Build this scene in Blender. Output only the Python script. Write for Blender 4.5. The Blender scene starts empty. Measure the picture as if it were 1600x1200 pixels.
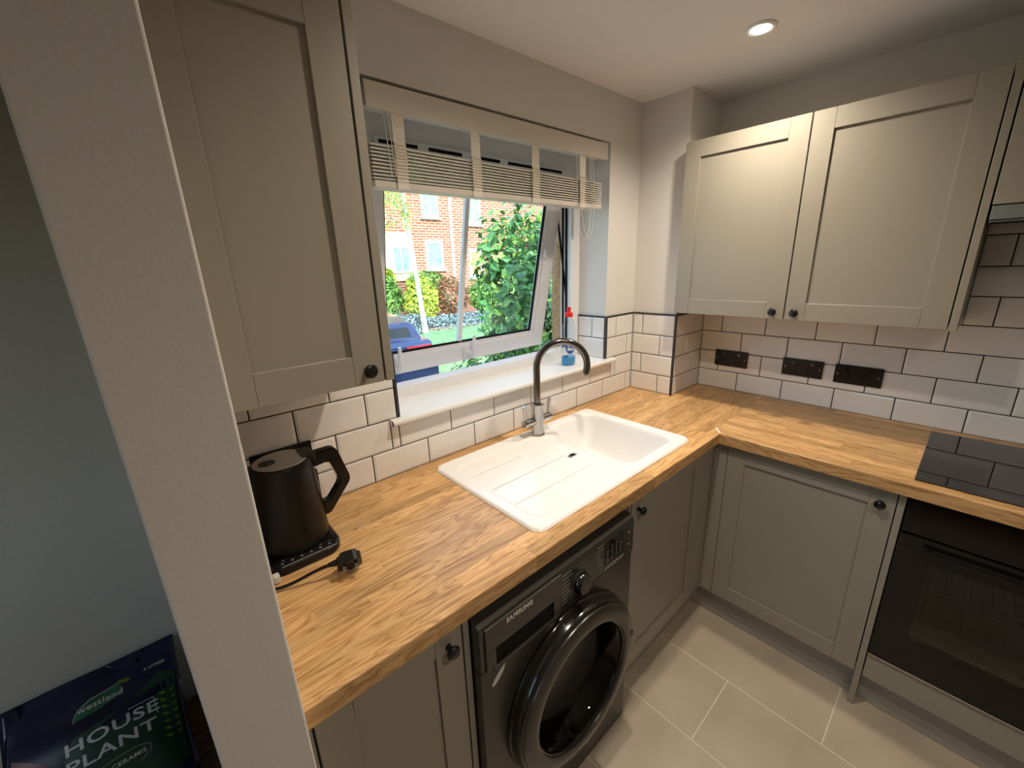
import bpy, bmesh, math, random
from mathutils import Vector, Matrix

# ------------------------------------------------------------------ camera, world, light, exposure
scene = bpy.context.scene
COL = scene.collection
W = 0.91                                   # worktop height above the floor

cam_data = bpy.data.cameras.new('camera')
cam = bpy.data.objects.new('camera', cam_data)
COL.objects.link(cam)
YAW, PITCH, ROLL = math.radians(41.26), math.radians(-16.13), math.radians(-1.94)
_f = Vector((math.sin(YAW) * math.cos(PITCH), math.cos(YAW) * math.cos(PITCH), math.sin(PITCH)))
_r = Vector((math.cos(YAW), -math.sin(YAW), 0))
_u = _r.cross(_f)
_R = math.cos(ROLL) * _r + math.sin(ROLL) * _u
_U = -math.sin(ROLL) * _r + math.cos(ROLL) * _u
_m = Matrix((_R, _U, -_f)).transposed().to_4x4()
_m.translation = Vector((-2.2197, -1.2076, 0.6687 + W))
cam.matrix_world = _m
cam_data.sensor_width = 36
cam_data.lens = 643.8 / 1600 * 36
cam_data.clip_start = 0.02
cam_data.clip_end = 200
scene.camera = cam

world = bpy.data.worlds.new('sky')
scene.world = world
world.use_nodes = True
wn = world.node_tree
bg = wn.nodes['Background']
sky = wn.nodes.new('ShaderNodeTexSky')
sky.sky_type = 'NISHITA'
sky.sun_disc = False
sky.sun_elevation = math.radians(42)
sky.sun_rotation = math.radians(200)
sky.dust_density = 3.0
wn.links.new(sky.outputs[0], bg.inputs[0])
bg.inputs[1].default_value = 0.95

sun_data = bpy.data.lights.new('sun', 'SUN')
sun_data.energy = 0.8
sun_data.angle = math.radians(4)
sun_data.color = (1, 0.94, 0.84)
sun = bpy.data.objects.new('sun', sun_data)
COL.objects.link(sun)
sun.rotation_euler = (math.radians(52), 0, math.radians(-28))   # shines away from our window wall onto the houses opposite
sun.location = (-4, -6, 12)

scene.view_settings.view_transform = 'Standard'
scene.view_settings.look = 'None'
scene.view_settings.gamma = 1
scene.view_settings.use_curve_mapping = False
scene.view_settings.exposure = 0.22
LAMP_POWER = 42.0
LAMP_COLOR = (1.0, 0.865, 0.70)

# ------------------------------------------------------------------ helpers
rng = random.Random(7)


def origin_of(o):
    v = Vector((0, 0, 0))
    while o is not None:
        v = v + o.location
        o = o.parent
    return v


def link(name, bm, mat, parent=None, smooth=False, bake=True):
    me = bpy.data.meshes.new(name)
    if parent is not None and bake:
        bmesh.ops.translate(bm, verts=bm.verts, vec=-origin_of(parent))
    bm.normal_update()
    bm.to_mesh(me)
    bm.free()
    if smooth:
        for p in me.polygons:
            p.use_smooth = True
        if smooth != 'soft':
            me.set_sharp_from_angle(angle=math.radians(32))
    o = bpy.data.objects.new(name, me)
    if isinstance(mat, (list, tuple)):
        for m in mat:
            me.materials.append(m)
    elif mat is not None:
        me.materials.append(mat)
    COL.objects.link(o)
    if parent is not None:
        o.parent = parent
    return o


def thing(name, loc, label, cat, group=None):
    o = bpy.data.objects.new(name, None)
    o.empty_display_size = 0.05
    COL.objects.link(o)
    o.location = loc
    return tag(o, label, cat, group)


def tag(o, label, cat, group=None):
    o['label'] = label
    o['category'] = cat
    if group:
        o['group'] = group
    return o


def struct(o, label=None):
    o['kind'] = 'structure'
    if label:
        o['label'] = label
    return o


def add_box(bm, x0, x1, y0, y1, z0, z1, bev=0.0, seg=2):
    x0, x1 = min(x0, x1), max(x0, x1)
    y0, y1 = min(y0, y1), max(y0, y1)
    z0, z1 = min(z0, z1), max(z0, z1)
    r = bmesh.ops.create_cube(bm, size=1.0)
    vs = r['verts']
    bmesh.ops.scale(bm, verts=vs, vec=(x1 - x0, y1 - y0, z1 - z0))
    bmesh.ops.translate(bm, verts=vs, vec=((x0 + x1) / 2, (y0 + y1) / 2, (z0 + z1) / 2))
    if bev > 0:
        es = list({e for v in vs for e in v.link_edges})
        bmesh.ops.bevel(bm, geom=es, offset=bev, segments=seg, profile=0.5, affect='EDGES')
    return bm


def box(*a, **k):
    return add_box(bmesh.new(), *a, **k)


def boxes(*bs, bev=0.0):
    bm = bmesh.new()
    for b in bs:
        add_box(bm, *b, bev=bev)
    return bm


def add_lathe(bm, prof, mat4=None, seg=32):
    """prof = [(radius, height)], revolved about local z, then moved by mat4"""
    rings = []
    for r, z in prof:
        if r < 1e-6:
            rings.append([bm.verts.new((0, 0, z))])
        else:
            rings.append([bm.verts.new((r * math.cos(2 * math.pi * i / seg), r * math.sin(2 * math.pi * i / seg), z)) for i in range(seg)])
    for a, b in zip(rings, rings[1:]):
        for i in range(seg):
            j = (i + 1) % seg
            if len(a) == 1 and len(b) == 1:
                continue
            if len(a) == 1:
                bm.faces.new((a[0], b[j], b[i]))
            elif len(b) == 1:
                bm.faces.new((a[i], a[j], b[0]))
            else:
                bm.faces.new((a[i], a[j], b[j], b[i]))
    if mat4 is not None:
        vs = [v for ring in rings for v in ring]
        bmesh.ops.transform(bm, matrix=mat4, verts=vs)
    return bm


def lathe(prof, mat4=None, seg=32):
    bm = add_lathe(bmesh.new(), prof, mat4, seg)
    bmesh.ops.recalc_face_normals(bm, faces=bm.faces)
    return bm


def frame_to(loc, axis):
    """matrix taking local z to axis at loc"""
    q = Vector((0, 0, 1)).rotation_difference(Vector(axis).normalized())
    m = q.to_matrix().to_4x4()
    m.translation = Vector(loc)
    return m


def add_tube(bm, pts, rad, seg=8, cap=True):
    pts = [Vector(p) for p in pts]
    n = len(pts)
    rads = rad if isinstance(rad, (list, tuple)) else [rad] * n
    t0 = (pts[1] - pts[0]).normalized()
    ref = Vector((0, 0, 1)) if abs(t0.z) < 0.9 else Vector((1, 0, 0))
    nrm = t0.cross(ref).normalized()
    rings = []
    prev = t0
    for i, p in enumerate(pts):
        t = (pts[min(i + 1, n - 1)] - pts[max(i - 1, 0)]).normalized()
        nrm = (prev.rotation_difference(t) @ nrm).normalized()
        prev = t
        bn = t.cross(nrm)
        rings.append([bm.verts.new(p + rads[i] * (math.cos(2 * math.pi * k / seg) * nrm + math.sin(2 * math.pi * k / seg) * bn)) for k in range(seg)])
    for a, b in zip(rings, rings[1:]):
        for k in range(seg):
            j = (k + 1) % seg
            bm.faces.new((a[k], a[j], b[j], b[k]))
    if cap:
        bm.faces.new(rings[0][::-1])
        bm.faces.new(rings[-1])
    return bm


def tube(pts, rad, seg=8):
    bm = add_tube(bmesh.new(), pts, rad, seg)
    bmesh.ops.recalc_face_normals(bm, faces=bm.faces)
    return bm


def bez(p0, p1, p2, p3, n=12):
    p0, p1, p2, p3 = map(Vector, (p0, p1, p2, p3))
    return [(1 - t) ** 3 * p0 + 3 * (1 - t) ** 2 * t * p1 + 3 * (1 - t) * t * t * p2 + t ** 3 * p3 for t in [i / n for i in range(n + 1)]]


def add_prism(bm, poly, axis, a, b):
    """extrude a 2-D polygon along axis ('x','y','z') from a to b; poly coords are the two remaining axes in order"""
    def co(p, h):
        if axis == 'z':
            return (p[0], p[1], h)
        if axis == 'y':
            return (p[0], h, p[1])
        return (h, p[0], p[1])
    lo = [bm.verts.new(co(p, a)) for p in poly]
    hi = [bm.verts.new(co(p, b)) for p in poly]
    n = len(poly)
    fs = [bm.faces.new(lo[::-1]), bm.faces.new(hi)]
    for i in range(n):
        j = (i + 1) % n
        fs.append(bm.faces.new((lo[i], lo[j], hi[j], hi[i])))
    bmesh.ops.recalc_face_normals(bm, faces=fs)
    return bm


def prism(poly, axis, a, b):
    return add_prism(bmesh.new(), poly, axis, a, b)


def rrect(x0, x1, y0, y1, r, n=5):
    out = []
    for cx, cy, a0 in ((x1 - r, y1 - r, 0), (x0 + r, y1 - r, 90), (x0 + r, y0 + r, 180), (x1 - r, y0 + r, 270)):
        for i in range(n + 1):
            a = math.radians(a0 + 90 * i / n)
            out.append((cx + r * math.cos(a), cy + r * math.sin(a)))
    return out


def text_bm(body, size, mat4, extrude=0.0004, align='CENTER', spacing=1.0, bold=0.0):
    """the writing as a mesh: local x = reading direction, local y = up, local z = out of the surface"""
    cu = bpy.data.curves.new('writing', 'FONT')
    cu.body = body
    cu.size = size
    cu.align_x = align
    cu.extrude = extrude
    cu.offset = bold
    cu.space_character = spacing
    cu.resolution_u = 3
    o = bpy.data.objects.new('writing', cu)
    COL.objects.link(o)
    dg = bpy.context.evaluated_depsgraph_get()
    me = bpy.data.meshes.new_from_object(o.evaluated_get(dg))
    bm = bmesh.new()
    bm.from_mesh(me)
    bpy.data.objects.remove(o)
    bpy.data.curves.remove(cu)
    bpy.data.meshes.remove(me)
    bmesh.ops.transform(bm, matrix=mat4, verts=bm.verts)
    return bm


# ------------------------------------------------------------------ materials
def nt(name):
    m = bpy.data.materials.new(name)
    m.use_nodes = True
    n = m.node_tree
    return m, n, n.nodes['Principled BSDF']


def setp(b, col=None, rough=None, metal=None, spec=None, coat=None):
    if col is not None:
        b.inputs['Base Color'].default_value = (*col, 1)
    if rough is not None:
        b.inputs['Roughness'].default_value = rough
    if metal is not None:
        b.inputs['Metallic'].default_value = metal
    if spec is not None:
        b.inputs['Specular IOR Level'].default_value = spec
    if coat is not None:
        b.inputs['Coat Weight'].default_value = coat
        b.inputs['Coat Roughness'].default_value = 0.08


def noise(n, scale, detail=3.0, rough=0.5, vec=None):
    t = n.nodes.new('ShaderNodeTexNoise')
    t.inputs['Scale'].default_value = scale
    t.inputs['Detail'].default_value = detail
    t.inputs['Roughness'].default_value = rough
    if vec is not None:
        n.links.new(vec, t.inputs['Vector'])
    return t


def ramp(n, fac, stops):
    r = n.nodes.new('ShaderNodeValToRGB')
    el = r.color_ramp.elements
    while len(el) < len(stops):
        el.new(0.5)
    for e, (p, c) in zip(el, stops):
        e.position = p
        e.color = (*c, 1)
    n.links.new(fac, r.inputs[0])
    return r


def bump(n, b, height, strength, dist=0.002):
    k = n.nodes.new('ShaderNodeBump')
    k.inputs['Strength'].default_value = strength
    k.inputs['Distance'].default_value = dist
    n.links.new(height, k.inputs['Height'])
    n.links.new(k.outputs[0], b.inputs['Normal'])


def obj_coord(n):
    return n.nodes.new('ShaderNodeTexCoord').outputs['Object']


def plain(name, col, rough=0.5, metal=0.0, spec=0.5, var=0.06, scale=40.0, bmp=0.0, coat=None):
    m, n, b = nt(name)
    setp(b, col, rough, metal, spec, coat)
    t = noise(n, scale, 3.0, 0.5, obj_coord(n))
    lo = tuple(c * (1 - var) for c in col)
    hi = tuple(min(1, c * (1 + var)) for c in col)
    r = ramp(n, t.outputs[0], [(0.3, lo), (0.7, hi)])
    n.links.new(r.outputs[0], b.inputs['Base Color'])
    if bmp:
        bump(n, b, t.outputs[0], bmp)
    return m


def wood(name, along, cols, gscale=1.0):
    """one stave: grain runs along axis 'x' or 'y'; every object gets its own cut and tone"""
    m, n, b = nt(name)
    setp(b, cols[0], 0.34, 0, 0.4)
    tc = obj_coord(n)
    info = n.nodes.new('ShaderNodeObjectInfo')
    mul = n.nodes.new('ShaderNodeVectorMath')
    mul.operation = 'SCALE'
    comb = n.nodes.new('ShaderNodeCombineXYZ')
    for i, k in enumerate((17.0, 31.0, 11.0)):
        mm = n.nodes.new('ShaderNodeMath')
        mm.operation = 'MULTIPLY'
        mm.inputs[1].default_value = k
        n.links.new(info.outputs['Random'], mm.inputs[0])
        n.links.new(mm.outputs[0], comb.inputs[i])
    add = n.nodes.new('ShaderNodeVectorMath')
    add.operation = 'ADD'
    n.links.new(tc, add.inputs[0])
    n.links.new(comb.outputs[0], add.inputs[1])
    mp = n.nodes.new('ShaderNodeMapping')
    mp.inputs['Scale'].default_value = (2.0 * gscale, 17 * gscale, 17 * gscale) if along == 'x' else (17 * gscale, 2.0 * gscale, 17 * gscale)
    n.links.new(add.outputs[0], mp.inputs[0])
    big = noise(n, 1.0, 4.0, 0.55, mp.outputs[0])
    big.inputs['Distortion'].default_value = 1.4
    # growth rings: a folded copy of the slow noise
    sc = n.nodes.new('ShaderNodeMath')
    sc.operation = 'MULTIPLY'
    sc.inputs[1].default_value = 7.5
    n.links.new(big.outputs[0], sc.inputs[0])
    fr = n.nodes.new('ShaderNodeMath')
    fr.operation = 'PINGPONG'
    fr.inputs[1].default_value = 0.5
    n.links.new(sc.outputs[0], fr.inputs[0])
    mp2 = n.nodes.new('ShaderNodeMapping')
    mp2.inputs['Scale'].default_value = (9, 330, 330) if along == 'x' else (330, 9, 330)
    n.links.new(add.outputs[0], mp2.inputs[0])
    fine = noise(n, 1.0, 2.0, 0.6, mp2.outputs[0])
    mx = n.nodes.new('ShaderNodeMix')
    mx.data_type = 'FLOAT'
    mx.inputs[0].default_value = 0.36
    n.links.new(fr.outputs[0], mx.inputs[2])
    n.links.new(fine.outputs[0], mx.inputs[3])
    r = ramp(n, mx.outputs[0], [(0.13, cols[2]), (0.27, cols[1]), (0.50, cols[0])])
    hsv = n.nodes.new('ShaderNodeHueSaturation')
    mr = n.nodes.new('ShaderNodeMapRange')
    mr.inputs[3].default_value = 0.82
    mr.inputs[4].default_value = 1.20
    n.links.new(info.outputs['Random'], mr.inputs[0])
    n.links.new(mr.outputs[0], hsv.inputs['Value'])
    n.links.new(r.outputs[0], hsv.inputs['Color'])
    n.links.new(hsv.outputs[0], b.inputs['Base Color'])
    bump(n, b, fine.outputs[0], 0.12, 0.0006)
    return m


def glass_mat(name, tint, rough=0.0, refl=0.06):
    """thin pane: lets light straight through with a tint, mirrors by Fresnel"""
    m = bpy.data.materials.new(name)
    m.use_nodes = True
    n = m.node_tree
    n.nodes.remove(n.nodes['Principled BSDF'])
    tr = n.nodes.new('ShaderNodeBsdfTransparent')
    tr.inputs[0].default_value = (*tint, 1)
    gl = n.nodes.new('ShaderNodeBsdfGlossy')
    gl.inputs['Roughness'].default_value = rough
    lw = n.nodes.new('ShaderNodeLayerWeight')
    lw.inputs[0].default_value = 0.5
    pw = n.nodes.new('ShaderNodeMath')
    pw.operation = 'POWER'
    pw.inputs[1].default_value = 5.0
    n.links.new(lw.outputs['Facing'], pw.inputs[0])
    fr = n.nodes.new('ShaderNodeMapRange')
    fr.inputs[3].default_value = 0.04
    fr.inputs[4].default_value = 0.96
    n.links.new(pw.outputs[0], fr.inputs[0])
    mx = n.nodes.new('ShaderNodeMixShader')
    n.links.new(fr.outputs[0], mx.inputs[0])
    n.links.new(tr.outputs[0], mx.inputs[1])
    n.links.new(gl.outputs[0], mx.inputs[2])
    n.links.new(mx.outputs[0], n.nodes['Material Output'].inputs[0])
    return m


def leaf_mat(name, c0, c1, c2=None):
    m, n, b = nt(name)
    setp(b, c0, 0.45, 0, 0.4)
    geo = n.nodes.new('ShaderNodeNewGeometry')
    stops = [(0.0, c0), (1.0, c1)] if c2 is None else [(0.0, c0), (0.55, c1), (1.0, c2)]
    r = ramp(n, geo.outputs['Random Per Island'], stops)
    n.links.new(r.outputs[0], b.inputs['Base Color'])
    b.inputs['Transmission Weight'].default_value = 0.0
    b.inputs['Subsurface Weight'].default_value = 0.0
    return m


def emit(name, col, strength):
    m = bpy.data.materials.new(name)
    m.use_nodes = True
    n = m.node_tree
    n.nodes.remove(n.nodes['Principled BSDF'])
    e = n.nodes.new('ShaderNodeEmission')
    e.inputs[0].default_value = (*col, 1)
    e.inputs[1].default_value = strength
    n.links.new(e.outputs[0], n.nodes['Material Output'].inputs[0])
    return m


def brick_mat():
    m, n, b = nt('brickwork')
    setp(b, rough=0.85, spec=0.2)
    tc = obj_coord(n)
    sep = n.nodes.new('ShaderNodeSeparateXYZ')
    n.links.new(tc, sep.inputs[0])
    cmb = n.nodes.new('ShaderNodeCombineXYZ')
    n.links.new(sep.outputs[0], cmb.inputs[0])
    n.links.new(sep.outputs[2], cmb.inputs[1])
    br = n.nodes.new('ShaderNodeTexBrick')
    br.inputs['Scale'].default_value = 1.0
    br.inputs['Brick Width'].default_value = 0.30
    br.inputs['Row Height'].default_value = 0.10
    br.inputs['Mortar Size'].default_value = 0.016
    br.inputs['Color1'].default_value = (0.27, 0.075, 0.042, 1)
    br.inputs['Color2'].default_value = (0.36, 0.12, 0.068, 1)
    br.inputs['Mortar'].default_value = (0.40, 0.33, 0.26, 1)
    n.links.new(cmb.outputs[0], br.inputs['Vector'])
    n.links.new(br.outputs['Color'], b.inputs['Base Color'])
    return m


M = {}
OAK = [(0.68, 0.425, 0.195), (0.54, 0.31, 0.125), (0.32, 0.16, 0.058)]
M['wall'] = plain('white_emulsion', (0.72, 0.70, 0.675), 0.75, var=0.02, scale=180, bmp=0.10)
M['ceiling'] = plain('ceiling_emulsion', (0.78, 0.765, 0.75), 0.8, var=0.015, scale=150, bmp=0.06)
M['alcove'] = plain('alcove_emulsion', (0.60, 0.54, 0.47), 0.8, var=0.03, scale=160, bmp=0.10)
M['cab'] = plain('cabinet_grey', (0.292, 0.268, 0.222), 0.42, var=0.015, scale=300)
M['cab_in'] = plain('cabinet_carcass', (0.36, 0.34, 0.30), 0.5, var=0.02)
M['plinth'] = plain('plinth_grey', (0.34, 0.315, 0.275), 0.45, var=0.03)
M['tile'] = plain('white_glaze', (0.80, 0.785, 0.77), 0.11, var=0.02, scale=18, bmp=0.05)
M['grout'] = plain('black_grout', (0.020, 0.019, 0.022), 0.85, var=0.2, scale=200)
M['trimblack'] = plain('black_tile_trim', (0.035, 0.035, 0.04), 0.4, var=0.1)
M['floor_tile'] = plain('stone_floor_tile', (0.44, 0.375, 0.29), 0.34, var=0.10, scale=5, bmp=0.05)
M['floor_grout'] = plain('pale_floor_grout', (0.66, 0.60, 0.48), 0.85, var=0.1, scale=80)
M['stave_x'] = wood('oak_stave_along_x', 'x', OAK)
M['stave_y'] = wood('oak_stave_along_y', 'y', OAK)
M['plank'] = wood('brown_floor_plank', 'x', [(0.17, 0.085, 0.035), (0.12, 0.055, 0.022), (0.07, 0.03, 0.012)], 0.6)
M['sink'] = plain('white_composite', (0.88, 0.875, 0.87), 0.22, var=0.01, scale=60)
M['groove_shade'] = plain('sink_groove_shade', (0.42, 0.36, 0.28), 0.5, var=0.05)
M['chrome'] = plain('chrome', (0.50, 0.49, 0.48), 0.10, metal=1.0, var=0.01)
M['darkchrome'] = plain('dark_brushed_nickel', (0.20, 0.19, 0.18), 0.16, metal=1.0, var=0.02)
M['steel'] = plain('brushed_steel', (0.42, 0.41, 0.39), 0.28, metal=1.0, var=0.08, scale=90)
M['black'] = plain('black_plastic', (0.006, 0.006, 0.0065), 0.26, var=0.1, spec=0.3)
M['blackmatt'] = plain('black_matt_metal', (0.006, 0.0055, 0.005), 0.36, var=0.1, spec=0.3)
M['blackgloss'] = plain('black_gloss_glass', (0.008, 0.008, 0.009), 0.035, var=0.05, spec=0.6)
M['hob'] = plain('hob_glass', (0.010, 0.010, 0.012), 0.03, var=0.05, spec=1.0)
M['knob'] = plain('black_knob', (0.008, 0.008, 0.009), 0.22, var=0.05)
M['white_pvc'] = plain('white_upvc', (0.80, 0.81, 0.83), 0.25, var=0.01)
M['sill'] = plain('sill_white', (0.82, 0.82, 0.80), 0.2, var=0.01)
M['gasket'] = plain('black_gasket', (0.008, 0.008, 0.009), 0.8, var=0.1, spec=0.15)
M['blind'] = plain('cream_blind_slat', (0.66, 0.61, 0.54), 0.4, var=0.02)
M['tape'] = plain('cream_tape', (0.74, 0.70, 0.62), 0.9, var=0.04, scale=300)
M['cord'] = plain('cream_cord', (0.70, 0.67, 0.60), 0.8, var=0.04)
M['wm'] = plain('graphite_enamel', (0.050, 0.045, 0.040), 0.30, metal=0.3, var=0.05, scale=120)
M['bezel'] = plain('gloss_black_bezel', (0.010, 0.009, 0.008), 0.12, var=0.03)
M['wm_ring'] = plain('graphite_door_ring', (0.045, 0.040, 0.035), 0.24, metal=0.35, var=0.03, scale=120)
M['wm_panel'] = plain('graphite_control_panel', (0.042, 0.038, 0.034), 0.24, var=0.05)
M['mark'] = plain('white_print', (0.62, 0.61, 0.58), 0.5, var=0.02)
M['lid'] = plain('satin_lid', (0.40, 0.37, 0.33), 0.36, metal=0.5, var=0.03)
M['drum'] = plain('drum_steel', (0.05, 0.048, 0.045), 0.35, metal=0.6, var=0.2, scale=60)
M['dimmark'] = plain('dim_grey_print', (0.20, 0.195, 0.185), 0.5, var=0.02)
M['greymark'] = plain('grey_print', (0.33, 0.32, 0.30), 0.5, var=0.02)
M['oven'] = plain('oven_black_glass', (0.007, 0.006, 0.0055), 0.10, var=0.05, spec=0.35)
M['oven_in'] = plain('oven_cavity_enamel', (0.34, 0.32, 0.29), 0.4, var=0.2, scale=60)
M['ovenglass'] = glass_mat('oven_window_glass', (0.66, 0.64, 0.60), 0.03)
M['glass'] = glass_mat('window_glass', (0.86, 0.96, 0.97))
M['wmglass'] = glass_mat('porthole_glass', (0.55, 0.54, 0.52), 0.01)
M['farglass'] = plain('far_window_glass', (0.20, 0.30, 0.32), 0.08, var=0.3, scale=4)
M['clear'] = glass_mat('clear_bottle_plastic', (0.90, 0.95, 0.97), 0.02)
M['blue_liquid'] = plain('blue_liquid', (0.03, 0.30, 0.62), 0.1, var=0.05)
M['red'] = plain('red_cap', (0.70, 0.02, 0.02), 0.35, var=0.05)
M['label_blue'] = plain('blue_label', (0.03, 0.12, 0.45), 0.4, var=0.05)
M['bag'] = plain('navy_plastic_bag', (0.010, 0.012, 0.040), 0.22, var=0.4, scale=6, bmp=0.5)
M['bag_green'] = plain('bag_green_print', (0.018, 0.11, 0.045), 0.3, var=0.15, scale=20)
M['bag_dark'] = plain('bag_dark_green_print', (0.010, 0.042, 0.022), 0.3, var=0.3, scale=15)
M['bag_leaf'] = plain('bag_leaf_print', (0.16, 0.22, 0.03), 0.35, var=0.2, scale=40)
M['bag_red'] = plain('bag_red_print', (0.16, 0.015, 0.02), 0.3, var=0.2, scale=20)
M['lamp'] = emit('lamp_glow', (1.0, 0.84, 0.55), 30.0)
M['brick'] = brick_mat()
M['cream'] = plain('cream_render', (0.58, 0.50, 0.29), 0.8, var=0.04)
M['farwhite'] = plain('white_joinery', (0.55, 0.55, 0.54), 0.5, var=0.02)
M['curtain'] = plain('orange_curtain', (0.60, 0.36, 0.13), 0.9, var=0.2)
M['stone'] = plain('sand_stone', (0.50, 0.39, 0.23), 0.9, var=0.28, scale=70, bmp=0.5)
M['grass'] = plain('lawn', (0.13, 0.26, 0.11), 0.9, var=0.5, scale=9, bmp=0.6)
M['soil'] = plain('bark_mulch', (0.17, 0.14, 0.11), 0.95, var=0.5, scale=9, bmp=0.6)
M['paving'] = plain('pale_paving', (0.42, 0.41, 0.38), 0.85, var=0.1, scale=6)
M['birch'] = plain('birch_bark', (0.40, 0.375, 0.33), 0.8, var=0.30, scale=9, bmp=0.4)
M['twig'] = plain('brown_twig', (0.16, 0.11, 0.07), 0.85, var=0.2)
M['car'] = plain('navy_car_paint', (0.012, 0.022, 0.085), 0.16, metal=0.25, var=0.05, coat=1.0)
M['carglass'] = plain('car_glass', (0.02, 0.03, 0.045), 0.04, var=0.05, spec=0.8)
M['tail'] = plain('red_tail_light', (0.75, 0.02, 0.03), 0.12, var=0.1)
M['tyre'] = plain('tyre_rubber', (0.02, 0.02, 0.02), 0.8, var=0.1)
M['leaf_green'] = leaf_mat('leaf_green', (0.035, 0.10, 0.02), (0.12, 0.27, 0.05), (0.26, 0.45, 0.09))
M['leaf_yellow'] = leaf_mat('leaf_yellow_green', (0.16, 0.26, 0.03), (0.38, 0.46, 0.05), (0.60, 0.58, 0.10))
M['leaf_red'] = leaf_mat('leaf_bronze', (0.08, 0.08, 0.04), (0.22, 0.13, 0.07), (0.50, 0.14, 0.10))
M['leaf_blue'] = leaf_mat('leaf_blue_grey', (0.07, 0.11, 0.13), (0.16, 0.23, 0.26), (0.30, 0.38, 0.42))
M['leaf_laurel'] = leaf_mat('leaf_laurel', (0.03, 0.10, 0.03), (0.08, 0.24, 0.06), (0.28, 0.46, 0.08))
M['leaf_birch'] = leaf_mat('leaf_birch', (0.12, 0.26, 0.05), (0.28, 0.45, 0.10), (0.62, 0.60, 0.14))

# ------------------------------------------------------------------ the room shell
CEIL = 1.365 + W
WL, WR, WB, WT = -1.658, -0.530, 0.197 + W, 1.170 + W      # kitchen window opening
STUB0, STUB1, STUBY = -2.267, -2.163, -0.645
XL, YF, YA = -4.2, -3.2, 0.56

# kitchen floor: grout bed with separate stone tiles
floor = struct(link('floor', box(STUB0, 0.3, YF, 0.3, -0.12, -0.0006), M['floor_grout']))
TX, TY = 0.2985, 0.5985
tile_mesh = None
cols_x = [(-0.823 + 0.300 * k) for k in range(-5, 3)]
for ci, x0 in enumerate(cols_x):
    ph = -0.825 if (round((x0 + 0.823) / 0.3) % 2) else -1.126
    for j in range(-4, 5):
        y0 = ph + 0.6 * j
        ya, yb = max(y0 + 0.00125, YF), min(y0 + 0.59875, 0.0)
        xa, xb = max(x0 + 0.00125, STUB0), min(x0 + 0.29875, 0.0)
        if xb - xa < 0.02 or yb - ya < 0.02:
            continue
        link('floor_tile', box(xa, xb, ya, yb, -0.012, 0.0, bev=0.0012, seg=1), M['floor_tile'], floor)

# living-room floor beyond the partition: brown planks
floor2 = struct(link('floor', box(XL, STUB0, YF, YA + 0.02, -0.12, -0.006), M['plank']))
for r_ in range(0, 26):
    ya = YA - 0.005 - 0.145 * r_
    yb = ya - 0.143
    if yb < YF:
        break
    cuts = [XL, -3.6 + 0.31 * (r_ % 3), STUB0 - 0.002]
    for a, b_ in zip(cuts, cuts[1:]):
        link('plank', box(a + 0.001, b_ - 0.001, yb, ya, -0.014, 0.0, bev=0.001, seg=1), M['plank'], floor2)

ceiling = struct(link('ceiling', box(XL - 0.2, 0.3, YF - 0.2, YA + 0.2, CEIL, CEIL + 0.25), M['ceiling']))

# window wall: plaster with the opening
YW = 0.006
wall_back = struct(link('wall_back', boxes(
    (STUB0, WL, YW, 0.335, -0.55, CEIL), (WR, 0.3, YW, 0.335, -0.55, CEIL),
    (WL, WR, YW, 0.335, -0.55, WB - 0.03), (WL, WR, YW, 0.335, WT, CEIL)), M['wall']))
wall_right = struct(link('wall_right', box(0.006, 0.3, YF, YW, -0.12, CEIL), M['wall']))
PX, PY = -0.295, -0.238                       # boxed-in pipe pillar in the corner
pillar = struct(link('wall_pillar', box(PX + 0.006, 0.006, PY + 0.006, YW, 0.0, CEIL), M['wall']))
wall_left = struct(link('wall_left', box(STUB0, STUB1, STUBY, YA, 0.0, CEIL, bev=0.003, seg=2), M['wall']))
struct(link('wall_alcove', box(XL - 0.2, STUB0, YA, YA + 0.2, -0.12, CEIL), M['alcove']))
struct(link('wall_side', boxes((XL - 0.2, XL, YF, -0.90, -0.12, CEIL), (XL - 0.2, XL, -0.10, YA, -0.12, CEIL),
                               (XL - 0.2, XL, -0.90, -0.10, -0.12, 0.85), (XL - 0.2, XL, -0.90, -0.10, 2.1, CEIL)), M['wall']))
struct(link('wall_front', box(XL - 0.2, 0.3, YF - 0.2, YF, -0.12, CEIL), M['wall']))
# unseen living-room window, added in the far side wall to daylight the alcove
fill_win = struct(link('fill_window', boxes((XL - 0.12, XL - 0.06, -0.90, -0.84, 0.85, 2.1), (XL - 0.12, XL - 0.06, -0.16, -0.10, 0.85, 2.1),
                                     (XL - 0.12, XL - 0.06, -0.84, -0.16, 0.85, 0.91), (XL - 0.12, XL - 0.06, -0.84, -0.16, 2.04, 2.1),
                                     (XL - 0.12, XL - 0.06, -0.53, -0.47, 0.91, 2.04)), M['white_pvc']))
link('pane', box(XL - 0.095, XL - 0.089, -0.84, -0.53, 0.91, 2.04), M['glass'], fill_win)
link('pane', box(XL - 0.095, XL - 0.089, -0.47, -0.16, 0.91, 2.04), M['glass'], fill_win)

# ------------------------------------------------------------------ wall tiles
GR = 0.0040
ROWS = [(0.0015, 0.0930)] + [(0.0950 + 0.103 * i + 0.0020, 0.0950 + 0.103 * i + 0.1010) for i in range(0, 8)]
tile_cache = {}


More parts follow.
